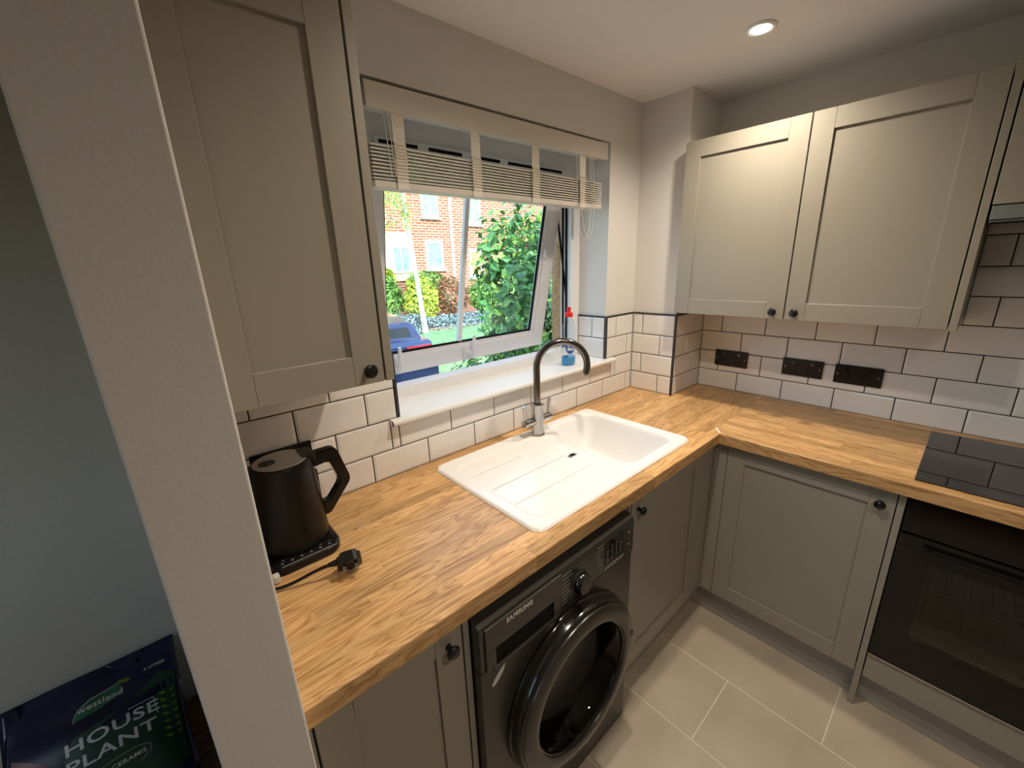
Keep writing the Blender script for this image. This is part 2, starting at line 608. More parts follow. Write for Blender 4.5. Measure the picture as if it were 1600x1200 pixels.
def tile_obj(parent, w, h, T):
    """a glazed tile with bevelled edges; T maps (u along, v up, n out) to world"""
    key = (round(w, 4), round(h, 4), T[0])
    if key not in tile_cache:
        bm = bmesh.new()
        b = min(0.007, w * 0.3, h * 0.3)
        d = 0.0075
        lv = []
        for (ins, n_) in ((0, 0.0), (0, d - 0.0016), (b, d)):
            lv.append([(ins, ins, n_), (w - ins, ins, n_), (w - ins, h - ins, n_), (ins, h - ins, n_)])
        ax = T[0]

        def mp(p):
            u, v, n_ = p
            if ax == 'back':
                return (u, -n_, v)
            return (-n_, -u, v)
        vs = [[bm.verts.new(mp(p)) for p in l] for l in lv]
        for a, c in zip(vs, vs[1:]):
            for i in range(4):
                j = (i + 1) % 4
                bm.faces.new((a[i], a[j], c[j], c[i]))
        bm.faces.new(vs[2])
        bmesh.ops.recalc_face_normals(bm, faces=bm.faces)
        me = bpy.data.meshes.new('wall_tile')
        bm.to_mesh(me)
        bm.free()
        me.materials.append(M['tile'])
        tile_cache[key] = me
    o = bpy.data.objects.new('wall_tile', tile_cache[key])
    COL.objects.link(o)
    o.parent = parent
    o.location = Vector(T[1]) - origin_of(parent)
    return o


def tile_run(parent, ax, u0, u1, z0, z1, joint, plane, row, pitch=0.203):
    """tiles of one row between u0 and u1 (u = x on the back wall, -y on the right wall); joint = a joint position"""
    k = math.floor((u0 - joint) / pitch)
    a = joint + k * pitch
    while a < u1 - 1e-6:
        ua, ub = max(a + GR / 2, u0 + GR / 2), min(a + pitch - GR / 2, u1 - GR / 2)
        if ub - ua > 0.006:
            loc = (ua, plane + 0.0075, z0 + W) if ax == 'back' else (plane + 0.0075, -ua, z0 + W)
            tile_obj(parent, ub - ua, z1 - z0, (ax, loc))
        a += pitch


JB = -0.5468
for i, (z0, z1) in enumerate(ROWS[:4]):
    j = JB if i % 2 == 0 else JB - 0.1015
    if i == 0:
        tile_run(wall_back, 'back', STUB1, PX, z0, z1, j, 0.0, i)
    elif i == 1:
        tile_run(wall_back, 'back', STUB1, -1.692, z0, z1, j, 0.0, i)
        tile_run(wall_back, 'back', -1.692, -0.484, z0, 0.178, j, 0.0, i)
        tile_run(wall_back, 'back', -0.484, PX, z0, z1, j, 0.0, i)
    else:
        tile_run(wall_back, 'back', STUB1, WL - 0.008, z0, z1, j, 0.0, i)
        tile_run(wall_back, 'back', WR + 0.008, PX, z0, z1, j, 0.0, i)
        # tiles on the window reveal
        tile_run(wall_back, 'right', -0.172, -0.009, max(z0, 0.199), z1, -0.172 if i == 2 else -0.085, WR - 0.0065, i)
    # pillar, two faces
    tile_run(pillar, 'right', 0.0, -PY - 0.008, z0, z1, 0.157 if i % 2 == 0 else 0.056, PX, i)
    tile_run(pillar, 'back', PX + 0.008, 0.0, z0, z1, -0.175 if i % 2 == 0 else -0.09, PY, i)
JR = 0.4375
for i, (z0, z1) in enumerate(ROWS[:8]):
    j = JR if i % 2 == 0 else JR + 0.1015
    tile_run(wall_right, 'right', -PY if i < 4 else 1.175, 2.0, z0, z1, j, 0.0, i)
# grout beds behind the tiles and black edge trims
gz = 0.405 + W
link('grout_bed', boxes((STUB1, PX, 0.0035, YW, W, 0.178 + W), (STUB1, WL, 0.0035, YW, 0.178 + W, gz), (WR, PX, 0.0035, YW, 0.178 + W, gz),
                        (WR - 0.0028, WR + 0.001, 0.006, 0.172, WB + 0.003, gz)), M['grout'], wall_back)
link('grout_bed', boxes((0.0035, 0.006, -2.0, PY, W, gz), (0.0035, 0.006, -2.0, -1.175, gz, 0.92 + W)), M['grout'], wall_right)
link('grout_bed', boxes((PX + 0.0035, PX + 0.0065, PY + 0.0035, 0.0, W, gz), (PX + 0.0035, 0.0, PY + 0.0035, PY + 0.0065, W, gz)), M['grout'], pillar)
link('tile_trim', boxes((WR - 0.0075, WR + 0.007, -0.002, 0.008, WB + 0.003, gz + 0.006), (WR + 0.007, PX, -0.002, 0.006, gz, gz + 0.006),
                        (WR - 0.0075, WR + 0.002, 0.008, 0.172, gz, gz + 0.006),
                        (WL - 0.007, WL + 0.002, -0.002, 0.006, WB + 0.003, gz + 0.006), (-1.82, WL - 0.007, -0.002, 0.006, gz, gz + 0.006)), M['trimblack'], wall_back)
link('tile_trim', boxes((PX - 0.002, PX + 0.007, PY - 0.002, PY + 0.007, W, gz + 0.006), (PX - 0.002, PX + 0.006, PY + 0.007, 0.0, gz, gz + 0.006),
                        (PX + 0.007, 0.0, PY - 0.002, PY + 0.006, gz, gz + 0.006)), M['trimblack'], pillar)

# ------------------------------------------------------------------ window
win = bpy.data.objects.new('window_1', None)
COL.objects.link(win)
win.location = (-1.094, 0.2, WB)
struct(win, 'white plastic kitchen window with its top-hung sash pushed open')
FX0, FX1, FZ0, FZ1, FY0, FY1 = WL, WR, 0.197 + W, WT, 0.175, 0.245
link('outer_frame', boxes((FX0, FX0 + 0.062, FY0, FY1, FZ0, FZ1), (FX1 - 0.062, FX1, FY0, FY1, FZ0, FZ1),
                          (FX0 + 0.062, FX1 - 0.062, FY0, FY1, FZ0, FZ0 + 0.046), (FX0 + 0.062, FX1 - 0.062, FY0, FY0 + 0.028, FZ1 - 0.130, FZ1), (FX0 + 0.062, FX1 - 0.062, FY0 + 0.028, FY1, FZ1 - 0.075, FZ1)), M['white_pvc'], win)
link('gasket', boxes((FX0 + 0.06, FX0 + 0.066, FY1 - 0.03, FY1 - 0.018, FZ0 + 0.046, FZ1 - 0.075), (FX1 - 0.068, FX1 - 0.060, FY1 - 0.045, FY1 - 0.035, FZ0 + 0.046, FZ1 - 0.075),
                     (FX1 - 0.068, FX1 - 0.060, FY1 - 0.022, FY1 - 0.014, FZ0 + 0.046, FZ1 - 0.075)), M['gasket'], win)
# trickle vent slots in the head
tv = link('trickle_vent', box(-1.56, -0.64, 0.166, 0.176, WT - 0.128, WT - 0.092, bev=0.003), M['white_pvc'], win)
for k in range(5):
    xa = -1.545 + k * 0.183
    link('vent_slot', box(xa, xa + 0.14, 0.1645, 0.168, WT - 0.114, WT - 0.103), M['gasket'], tv)
# sill board with rounded nose
nose = [(-0.024, 0.180), (-0.030, 0.184), (-0.032, 0.190), (-0.030, 0.197), (-0.024, 0.200)]
bm = prism([(y, z + W) for y, z in nose] + [(-0.002, 0.200 + W), (-0.002, 0.180 + W)], 'x', -1.694, -0.482)
add_box(bm, WL + 0.001, WR - 0.007, -0.002, 0.175, 0.180 + W, 0.200 + W)
link('sill', bm, M['sill'], win)
link('sill_end', prism([(y * 0.96, z + W) for y, z in nose], 'x', -1.6955, -1.6942), M['gasket'], win)
link('outer_sill', box(WL, WR, 0.245, 0.40, 0.150 + W, 0.185 + W, bev=0.004), M['white_pvc'], win)
link('outer_reveal', boxes((-0.562, -0.531, 0.262, 0.334, 0.19 + W, WT), (WL + 0.001, -1.63, 0.262, 0.334, 0.19 + W, WT)), M['stone'], wall_back)

# the sash, hinged at its top edge
TILT = math.radians(12)
HING = Vector((0, 0.205, 1.088 + W))
SM = Matrix.Translation(HING) @ Matrix.Rotation(TILT, 4, 'X')      # local: x, y out, z up (negative below the hinge)


def sash_bm(bm):
    bmesh.ops.transform(bm, matrix=SM, verts=bm.verts)
    return bm


SX0, SX1, SL = -1.598, -0.597, 0.868
BARX, SW = -1.140, 0.072
sash = link('sash', sash_bm(boxes((SX0, SX0 + SW, 0.0, 0.05, -SL, 0), (SX1 - SW, SX1, 0.0, 0.05, -SL, 0),
                                  (SX0 + SW, SX1 - SW, 0.0, 0.05, -SL, -SL + SW), (SX0 + SW, SX1 - SW, 0.0, 0.05, -SW, 0))), M['white_pvc'], win)
# stepped inner bead
g0, g1 = SX0 + SW, SX1 - SW
link('bead', sash_bm(boxes((g0, g0 + 0.018, 0.006, 0.02, -SL + SW, -SW), (g1 - 0.018, g1, 0.006, 0.02, -SL + SW, -SW),
                           (g0 + 0.018, g1 - 0.018, 0.006, 0.02, -SL + SW, -SL + SW + 0.016), (g0 + 0.018, g1 - 0.018, 0.006, 0.02, -SW - 0.016, -SW))), M['white_pvc'], sash)
link('gasket', sash_bm(boxes((g0 + 0.018, g0 + 0.024, 0.012, 0.022, -SL + SW, -SW), (g1 - 0.026, g1 - 0.018, 0.012, 0.022, -SL + SW, -SW),
                             (g0 + 0.024, g1 - 0.026, 0.012, 0.022, -SL + SW + 0.016, -SL + SW + 0.024), (g0 + 0.024, g1 - 0.026, 0.012, 0.022, -SW - 0.022, -SW - 0.016))), M['gasket'], sash)
link('pane', sash_bm(box(g0 + 0.01, BARX - 0.008, 0.022, 0.028, -SL + SW + 0.01, -SW - 0.01)), M['glass'], sash)
link('pane', sash_bm(box(BARX + 0.008, g1 - 0.01, 0.022, 0.028, -SL + SW + 0.01, -SW - 0.01)), M['glass'], sash)
link('glazing_bar', sash_bm(box(BARX - 0.010, BARX + 0.010, 0.012, 0.036, -SL + SW + 0.004, -SW, bev=0.004)), M['white_pvc'], sash)
for hx in (-1.100, -1.475):
    hb = box(hx - 0.030, hx + 0.030, -0.010, 0.002, -SL + 0.018, -SL + 0.046, bev=0.004)
    add_tube(hb, [(hx, -0.006, -SL + 0.030), (hx, -0.030, -SL + 0.034), (hx + 0.004, -0.036, -SL + 0.06), (hx, -0.038, -SL + 0.135)], [0.011, 0.011, 0.010, 0.007], 10)
    bmesh.ops.recalc_face_normals(hb, faces=hb.faces)
    link('handle', sash_bm(hb), M['white_pvc'], sash, smooth=False)
link('keeper', sash_bm(box(g1 - 0.004, g1 + 0.012, -0.010, 0.002, -0.40, -0.355, bev=0.003)), M['white_pvc'], sash)
# friction stay
ang = SM @ Vector((SX1 + 0.003, 0.01, -0.22))
link('stay_arm', tube([(-0.594, 0.205, 0.50 + W), (-0.594, ang.y, ang.z)], 0.005, 6), M['gasket'], win)
link('stay_track', box(-0.5945, -0.592, 0.195, 0.212, 0.36 + W, WT - 0.1), M['steel'], win)

# ------------------------------------------------------------------ venetian blind
bl = thing('venetian_blind', (-1.11, 0.04, WT), 'cream wooden venetian blind with wide tapes, raised to the window head', 'blind')
BX0, BX1 = -1.650, -0.553
link('valance', box(BX0, BX1, 0.002, 0.013, 1.096 + W, 1.161 + W, bev=0.003), M['blind'], bl)
link('headrail', box(BX0 + 0.01, BX1 - 0.01, 0.018, 0.072, 1.108 + W, 1.163 + W), M['blind'], bl)
NS = 10
slat_me = None
for k in range(NS):
    z = 0.9215 + W + 0.0088 * k
    tilt_l = 0.0009 * k
    sb = bmesh.new()
    prof = [(0.016, -0.0024), (0.030, -0.0004), (0.042, 0.0002), (0.054, -0.0004), (0.068, -0.0024), (0.068, 0.0020), (0.054, 0.0040), (0.042, 0.0046), (0.030, 0.0040), (0.016, 0.0020)]
    add_prism(sb, [(y, z + dz) for y, dz in prof], 'x', BX0 + 0.006, BX1 - 0.022)
    for v in sb.verts:                              # the stack sits a little higher at its left end
        v.co.z += tilt_l * (-(v.co.x + 0.55)) * 0.9
    link('slat', sb, M['blind'], bl)
link('bottom_rail', box(BX0 + 0.006, BX1 - 0.022, 0.014, 0.070, 0.897 + W, 0.916 + W, bev=0.003), M['blind'], bl)
for tx in (-1.556, -1.277, -0.995, -0.716):
    tb = bmesh.new()
    pts = [(0.012, 1.10), (0.0105, 1.06), (0.012, 1.022)]
    k = 0
    for k in range(12):
        z = 1.020 - 0.0088 * k
        pts += [(0.0125, z), (0.0065, z - 0.0044)]
    pts += [(0.011, 0.912), (0.011, 0.896), (0.030, 0.8945)]
    rows = [[tb.verts.new((tx + s * 0.019, y, z + W)) for s in (-1, 1)] + [tb.verts.new((tx + s * 0.019, y - 0.0012, z + W)) for s in (1, -1)] for y, z in pts]
    for a, b_ in zip(rows, rows[1:]):
        for i in range(4):
            j = (i + 1) % 4
            tb.faces.new((a[i], a[j], b_[j], b_[i]))
    tb.faces.new(rows[0])
    tb.faces.new(rows[-1][::-1])
    bmesh.ops.recalc_face_normals(tb, faces=tb.faces)
    link('ladder_tape', tb, M['tape'], bl)
# pull cords
cb = bmesh.new()
add_tube(cb, [(-0.755, 0.012, 1.10 + W)] + bez((-0.750, 0.008, 0.95 + W), (-0.748, 0.006, 0.70 + W), (-0.655, 0.006, 0.715 + W), (-0.660, 0.008, 0.95 + W), 16) + [(-0.662, 0.012, 1.10 + W)], 0.0014, 5)
add_tube(cb, [(-0.738, 0.012, 1.10 + W)] + bez((-0.733, 0.004, 0.95 + W), (-0.72, 0.002, 0.705 + W), (-0.63, 0.002, 0.72 + W), (-0.645, 0.004, 0.95 + W), 16) + [(-0.647, 0.012, 1.10 + W)], 0.0014, 5)
link('lift_cord', cb, M['cord'], bl)
cb = bmesh.new()
for x in (-1.598, -1.585):
    add_tube(cb, [(x, 0.012, 1.10 + W), (x + 0.002, 0.008, 1.03 + W), (x + 0.006, 0.006, 0.93 + W)], 0.0013, 5)
link('tilt_cord', cb, M['cord'], bl)

# ------------------------------------------------------------------ downlights
def downlight(x, y, label):
    t = thing('downlight', (x, y, CEIL), label, 'light', 'recessed ceiling downlights')
    link('trim_ring', lathe([(0.0315, -0.0005), (0.0315, -0.006), (0.0400, -0.008), (0.0450, -0.004), (0.0450, 0.0)], Matrix.Translation((x, y, CEIL)), 40), M['white_pvc'], t, True)
    link('lamp', lathe([(0.0, -0.0025), (0.031, -0.0025), (0.031, 0.0)], Matrix.Translation((x, y, CEIL)), 32), M['lamp'], t)
    ld = bpy.data.lights.new('lamp_light', 'SPOT')
    ld.energy = LAMP_POWER
    ld.color = LAMP_COLOR
    ld.spot_size = math.radians(150)
    ld.spot_blend = 1.0
    ld.shadow_soft_size = 0.03
    lo = bpy.data.objects.new('lamp_light', ld)
    COL.objects.link(lo)
    lo.parent = t
    lo.location = (0, 0, -0.012)


downlight(-0.57, -0.58, 'lit round recessed downlight in the ceiling near the corner pillar')
downlight(-1.40, -0.66, 'lit round recessed downlight in the ceiling above the washing machine')
downlight(-1.70, -1.75, 'lit round recessed downlight in the ceiling behind the photographer')

# ------------------------------------------------------------------ cabinets
def knob(parent, c, axis):
    """black mushroom knob standing off a door face at c along axis"""
    m = frame_to(c, axis)
    prof = [(0.0, 0.0), (0.0075, 0.0), (0.0065, 0.004), (0.0055, 0.010), (0.0085, 0.014), (0.0145, 0.017), (0.0155, 0.021), (0.0135, 0.025), (0.008, 0.0275), (0.0, 0.0285)]
    link('knob', lathe(prof, m, 28), M['knob'], parent, True)


STL = 0.065


def shaker(parent, face, u0, u1, z0, z1, out, knob_at=None):
    """shaker door: recessed panel with stiles and rails. face 'y': door faces -y at y=out, u=x. face 'x': faces -x at x=out, u=y"""
    T = 0.020

    def bb(a, b, c, d, n0, n1, bev=0.0008):
        if face == 'y':
            return box(a, b, out + n0, out + n1, c, d, bev=bev, seg=1)
        return box(out + n0, out + n1, a, b, c, d, bev=bev, seg=1)
    u0, u1 = min(u0, u1), max(u0, u1)
    door = link('door', bb(u0 + STL - 0.004, u1 - STL + 0.004, z0 + STL - 0.004, z1 - STL + 0.004, 0.0075, T - 0.002, 0.0), M['cab'], parent)
    link('stile', bb(u0, u0 + STL, z0, z1, 0, T), M['cab'], door)
    link('stile', bb(u1 - STL, u1, z0, z1, 0, T), M['cab'], door)
    link('rail', bb(u0 + STL + 0.0004, u1 - STL - 0.0004, z0, z0 + STL, 0, T), M['cab'], door)
    link('rail', bb(u0 + STL + 0.0004, u1 - STL - 0.0004, z1 - STL, z1, 0, T), M['cab'], door)
    if knob_at:
        ku, kz = knob_at
        knob(door, (ku, out, kz) if face == 'y' else (out, ku, kz), (0, -1, 0) if face == 'y' else (-1, 0, 0))
    return door


DZ0, DZ1 = 0.145, 0.862                    # base door bottom and top
UZ0, UZ1 = 0.427 + W, 1.142 + W            # wall unit bottom and top

# wall unit left of the window
wu = thing('wall_cabinet', (-2.0, -0.15, UZ0), 'single-door grey wall cabinet left of the window, above the kettle', 'cabinet')
link('body', box(-2.160, -1.8405, -0.322, 0.0, UZ0 + 0.002, UZ1 - 0.002), M['cab_in'], wu)
shaker(wu, 'y', -2.158, -1.843, UZ0, UZ1, -0.345, (-1.880, 0.459 + W))
link('end_panel', box(-1.840, -1.821, -0.348, 0.0, UZ0, UZ1 + 0.004, bev=0.001, seg=1), M['cab'], wu)

# double wall unit on the right wall
wu = thing('wall_cabinet', (-0.16, -0.7, UZ0), 'two-door grey wall cabinet above the row of black sockets', 'cabinet')
link('body', box(-0.322, 0.0, -1.150, -0.250, UZ0 + 0.002, UZ1 - 0.002), M['cab_in'], wu)
shaker(wu, 'x', -0.697, -0.2475, UZ0, UZ1, -0.345, (-0.662, 0.456 + W))
shaker(wu, 'x', -1.150, -0.7015, UZ0, UZ1, -0.345, (-0.736, 0.456 + W))
link('end_panel', box(-0.345, 0.0, -1.172, -1.1535, UZ0 - 0.004, UZ1 + 0.004, bev=0.001, seg=1), M['cab'], wu)
# hood cabinet and hood
wu = thing('wall_cabinet', (-0.16, -1.47, 0.79 + W), 'grey wall cabinet over the steel cooker hood, cut by the right picture edge', 'cabinet')
link('body', box(-0.322, 0.0, -1.772, -1.176, 0.792 + W, UZ1 - 0.002), M['cab_in'], wu)
link('door', box(-0.345, -0.325, -1.772, -1.176, 0.789 + W, UZ1, bev=0.001, seg=1), M['cab'], wu)
hd = thing('cooker_hood', (-0.2, -1.47, 0.735 + W), 'slim steel integrated cooker hood under the cabinet', 'cooker hood')
link('body', box(-0.30, 0.0, -1.770, -1.178, 0.742 + W, 0.787 + W), M['steel'], hd)
link('front_strip', box(-0.345, -0.302, -1.770, -1.177, 0.748 + W, 0.786 + W, bev=0.002), M['steel'], hd)
link('visor', box(-0.335, -0.02, -1.766, -1.182, 0.736 + W, 0.7415 + W), M['blackgloss'], hd)

# base unit by the partition
YD = -0.590                                 # base door face, window run
XD = -0.585                                 # base door face, right run
bu = thing('base_cabinet', (-2.0, -0.3, 0.0), 'narrow grey base cabinet between the partition and the washing machine', 'cabinet')
link('body', box(-2.150, -1.8475, YD + 0.022, -0.03, 0.145, 0.866), M['cab_in'], bu)
shaker(bu, 'y', -2.149, -1.848, DZ0, DZ1, YD, (-1.883, 0.805))
link('end_panel', box(-1.845, -1.830, YD - 0.002, -0.03, 0.0, 0.866, bev=0.001, seg=1), M['cab'], bu)
link('filler', box(-2.162, -2.1525, YD + 0.004, YD + 0.022, 0.145, 0.866), M['cab'], bu)
link('plinth', box(-2.160, -1.848, YD + 0.05, YD + 0.066, 0.001, 0.143), M['plinth'], bu)

# sink base unit
bu = thing('base_cabinet', (-0.9, -0.3, 0.0), 'grey sink base cabinet beside the washing machine', 'cabinet')
link('body', box(-1.188, -0.662, YD + 0.022, YD + 0.030, 0.145, 0.866), M['cab_in'], bu)
link('side', box(-1.195, -1.189, YD + 0.005, -0.03, 0.145, 0.866), M['cab_in'], bu)
shaker(bu, 'y', -1.187, -0.680, DZ0, DZ1, YD, (-1.152, 0.805))
link('filler', box(-0.6785, XD + 0.004, YD + 0.001, YD + 0.020, DZ0, 0.866), M['cab'], bu)
link('plinth', box(-1.187, -0.5415, YD + 0.05, YD + 0.066, 0.001, 0.143), M['plinth'], bu)

# corner base unit of the right run
bu = thing('base_cabinet', (-0.3, -0.9, 0.0), 'grey base cabinet between the corner and the oven', 'cabinet')
link('body', box(XD + 0.022, -0.03, -1.146, -0.645, 0.145, 0.866), M['cab_in'], bu)
shaker(bu, 'x', -1.1475, -0.6435, DZ0, DZ1, XD, (-1.1125, 0.810))
link('filler', box(XD + 0.001, XD + 0.020, -0.6415, YD - 0.0005, DZ0, 0.866), M['cab'], bu)
link('end_panel', box(XD - 0.002, -0.03, -1.1680, -1.1505, 0.0, 0.866, bev=0.001, seg=1), M['cab'], bu)
link('plinth', box(XD + 0.045, XD + 0.060, -1.150, -0.525, 0.001, 0.143), M['plinth'], bu)

# oven housing and oven
bu = thing('oven_housing', (-0.3, -1.47, 0.0), 'grey panel and plinth housing beneath the oven', 'cabinet')
link('lower_panel', box(XD + 0.001, XD + 0.019, -1.768, -1.1715, 0.140, 0.244, bev=0.001, seg=1), M['cab'], bu)
link('plinth', box(XD + 0.045, XD + 0.060, -1.768, -1.1690, 0.001, 0.138), M['plinth'], bu)
link('side', box(-0.55, -0.03, -1.790, -1.772, 0.0, 0.866), M['cab_in'], bu)
ov = thing('oven', (-0.3, -1.47, 0.25), 'black built-in oven with a glass door under the hob', 'oven')
OY0, OY1 = -1.768, -1.1715
link('body', boxes((-0.555, -0.05, OY0, OY1, 0.250, 0.262), (-0.555, -0.05, OY0, OY1, 0.850, 0.862), (-0.06, -0.05, OY0, OY1, 0.262, 0.850),
                   (-0.555, -0.06, OY0, OY0 + 0.02, 0.262, 0.850), (-0.555, -0.06, OY1 - 0.02, OY1, 0.262, 0.850)), M['oven_in'], ov)
link('control_panel', box(XD - 0.004, -0.557, OY0, OY1, 0.742, 0.846, bev=0.002), M['oven'], ov)
wy0, wy1, wz0, wz1 = -1.69, -1.252, 0.365, 0.660
dr = link('door', boxes((XD - 0.006, -0.560, OY0, OY1, 0.252, wz0), (XD - 0.006, -0.560, OY0, OY1, wz1, 0.736),
                        (XD - 0.006, -0.560, OY0, wy0, wz0, wz1), (XD - 0.006, -0.560, wy1, OY1, wz0, wz1)), M['oven'], ov)
link('window_pane', box(XD - 0.0055, XD - 0.001, wy0, wy1, wz0, wz1), M['ovenglass'], dr)
link('handle', boxes((XD - 0.030, XD - 0.022, -1.71, -1.228, 0.700, 0.712), (XD - 0.024, XD - 0.006, -1.70, -1.69, 0.700, 0.712), (XD - 0.024, XD - 0.006, -1.25, -1.24, 0.700, 0.712), bev=0.002), M['black'], dr)
for z in (0.43, 0.54):
    rb = bmesh.new()
    add_tube(rb, [(-0.535, OY1 - 0.03, z), (-0.535, OY0 + 0.03, z)], 0.003, 6)
    for k in range(12):
        yy = OY1 - 0.05 - k * 0.045
        add_tube(rb, [(-0.535, yy, z), (-0.10, yy, z)], 0.0015, 5)
    link('rack', rb, M['darkchrome'], ov)
link('bottom_trim', box(XD - 0.007, -0.560, OY0, OY1, 0.245, 0.2505), M['chrome'], ov)

# ------------------------------------------------------------------ worktops of oak staves
def clip(poly, a, b, c):
    """keep the part of a convex polygon with a*x+b*y <= c"""
    out = []
    n = len(poly)
    for i in range(n):
        p, q_ = poly[i], poly[(i + 1) % n]
        dp, dq = a * p[0] + b * p[1] - c, a * q_[0] + b * q_[1] - c
        if dp <= 0:
            out.append(p)
        if dp * dq < 0:
            t = dp / (dp - dq)
            out.append((p[0] + t * (q_[0] - p[0]), p[1] + t * (q_[1] - p[1])))
    return out


def area(poly):
    return abs(sum(poly[i][0] * poly[(i + 1) % len(poly)][1] - poly[(i + 1) % len(poly)][0] * poly[i][1] for i in range(len(poly)))) / 2 if len(poly) > 2 else 0


def cut_hole(poly, hx0, hx1, hy0, hy1):
    out = []
    rest = poly
    for a, b, c in ((1, 0, hx0), (-1, 0, -hx1), (0, 1, hy0), (0, -1, -hy1)):
        p = clip(rest, a, b, c)
        if area(p) > 1e-6:
            out.append(p)
        rest = clip(rest, -a, -b, -c)
        if area(rest) < 1e-6:
            break
    return out


def stave(poly, mat, parent, front=None):
    cx = sum(p[0] for p in poly) / len(poly)
    cy = sum(p[1] for p in poly) / len(poly)
    sh = [(p[0] + (cx - p[0]) * 0.0, p[1]) for p in poly]
    bm = prism(sh, 'z', W - 0.042, W)
    if front is not None:
        ax, val = front
        es = [e for e in bm.edges if all(abs(v.co[ax] - val) < 1e-4 for v in e.verts) and all(v.co.z > W - 1e-4 for v in e.verts)]
        if es:
            bmesh.ops.bevel(bm, geom=es, offset=0.004, segments=3, profile=0.5, affect='EDGES')
    return link('stave', bm, mat, parent)


SKX0, SKX1, SKY0, SKY1 = -1.583, -0.745, -0.563, -0.053    # sink outline
HOLE = (SKX0 + 0.03, SKX1 - 0.03, SKY0 + 0.03, SKY1 - 0.03)
JY, FW = -0.577, -0.613
wt = thing('worktop', (-1.2, -0.3, W - 0.042), 'oak block worktop under the window holding the sink and kettle', 'worktop')
rw = 0.0409
srng = random.Random(21)
nrow = 15
for r_ in range(nrow):
    y1 = -0.0005 - rw * r_
    y0 = y1 - rw
    x = -2.1625 - srng.uniform(0, 0.4)
    while x < 0:
        ln = srng.uniform(0.26, 0.62)
        poly = [(max(x, -2.1625), y0), (min(x + ln, -0.001), y0), (min(x + ln, -0.001), y1), (max(x, -2.1625), y1)]
        x += ln
        if poly[1][0] - poly[0][0] < 0.004:
            continue
        # notch for the pillar, mason's mitre at the inner corner, sink cut-out
        parts = cut_hole(poly, PX, 0.1, PY, 0.1) if (poly[1][0] > PX and y1 > PY) else [poly]
        parts2 = []
        for p in parts:
            a_ = clip(p, 1, 0, -0.615)
            if area(a_) > 1e-6:
                parts2.append(a_)
            b_ = clip(p, -1, 0, 0.615)
            b_ = clip(b_, 0, -1, -JY)
            if area(b_) > 1e-6:
                parts2.append(b_)
            c_ = clip(clip(p, -1, 0, 0.615), 0, 1, JY)
            # triangle right of x=-.615 above the mitre line from (-.615,-.613) to (-.570,-.577)
            nx, ny = (FW - JY) * -1, -0.045
            c_ = clip(c_, nx, ny, nx * -0.615 + ny * FW) if len(c_) > 2 else c_
            if area(c_) > 1e-6:
                parts2.append(c_)
        if len(parts2) > 1 and len(parts) == 1 and y0 > JY - 1e-6:
            parts2 = parts
        for p in parts2:
            for h in (cut_hole(p, *HOLE) if not (p[0][1] > HOLE[3] or max(v[1] for v in p) < HOLE[2]) else [p]):
                if area(h) > 2e-5:
                    stave(h, M['stave_x'], wt, (1, y0) if r_ == nrow - 1 else None)
wt2 = thing('worktop', (-0.3, -1.2, W - 0.042), 'oak block worktop along the right wall holding the hob', 'worktop')
HB = (-0.573, -0.057, -1.772, -1.172)
for r_ in range(nrow):
    x1 = -0.0005 - rw * r_
    x0 = x1 - rw
    y = JY - 0.0006 + srng.uniform(0, 0.35)
    while y > -2.0:
        ln = srng.uniform(0.28, 0.62)
        ya, yb = min(y, JY - 0.0006), max(y - ln, -2.0)
        y -= ln
        if ya - yb < 0.004:
            continue
        poly = [(x0, yb), (x1, yb), (x1, ya), (x0, ya)]
        nx, ny = -(FW - JY) * -1, 0.045
        poly = clip(poly, nx, ny, nx * -0.615 + ny * FW - 2e-5)
        if area(poly) > 2e-5:
            for h in (cut_hole(poly, HB[0] + 0.02, HB[1] - 0.02, HB[2] + 0.02, HB[3] - 0.02) if min(v[1] for v in poly) < HB[3] else [poly]):
                if area(h) > 2e-5:
                    stave(h, M['stave_y'], wt2, (0, x0) if r_ == nrow - 1 else None)

link('joint_edge', prism([(-0.6148, -0.6125), (-0.5700, -0.5775), (-0.5560, -0.5778), (-0.6000, -0.6120)], 'z', W + 0.0001, W + 0.0007), M['tape'], wt2)

# ------------------------------------------------------------------ hob
hob = thing('induction_hob', (-0.31, -1.47, W), 'black glass induction hob set in the right-hand worktop', 'hob')
link('glass_top', prism(rrect(HB[0], HB[1], HB[2], HB[3], 0.006), 'z', W + 0.0003, W + 0.005), M['hob'], hob)
link('tray', box(HB[0] + 0.022, HB[1] - 0.022, HB[2] + 0.022, HB[3] - 0.022, W - 0.040, W + 0.0002), M['black'], hob)

# ------------------------------------------------------------------ sink
def sstep(a, b, x):
    t = max(0.0, min(1.0, (x - a) / (b - a)))
    return t * t * (3 - 2 * t)


def sd_rr(x, y, x0, x1, y0, y1, r):
    qx = abs(x - (x0 + x1) / 2) - (x1 - x0) / 2 + r
    qy = abs(y - (y0 + y1) / 2) - (y1 - y0) / 2 + r
    return math.hypot(max(qx, 0), max(qy, 0)) + min(max(qx, qy), 0) - r


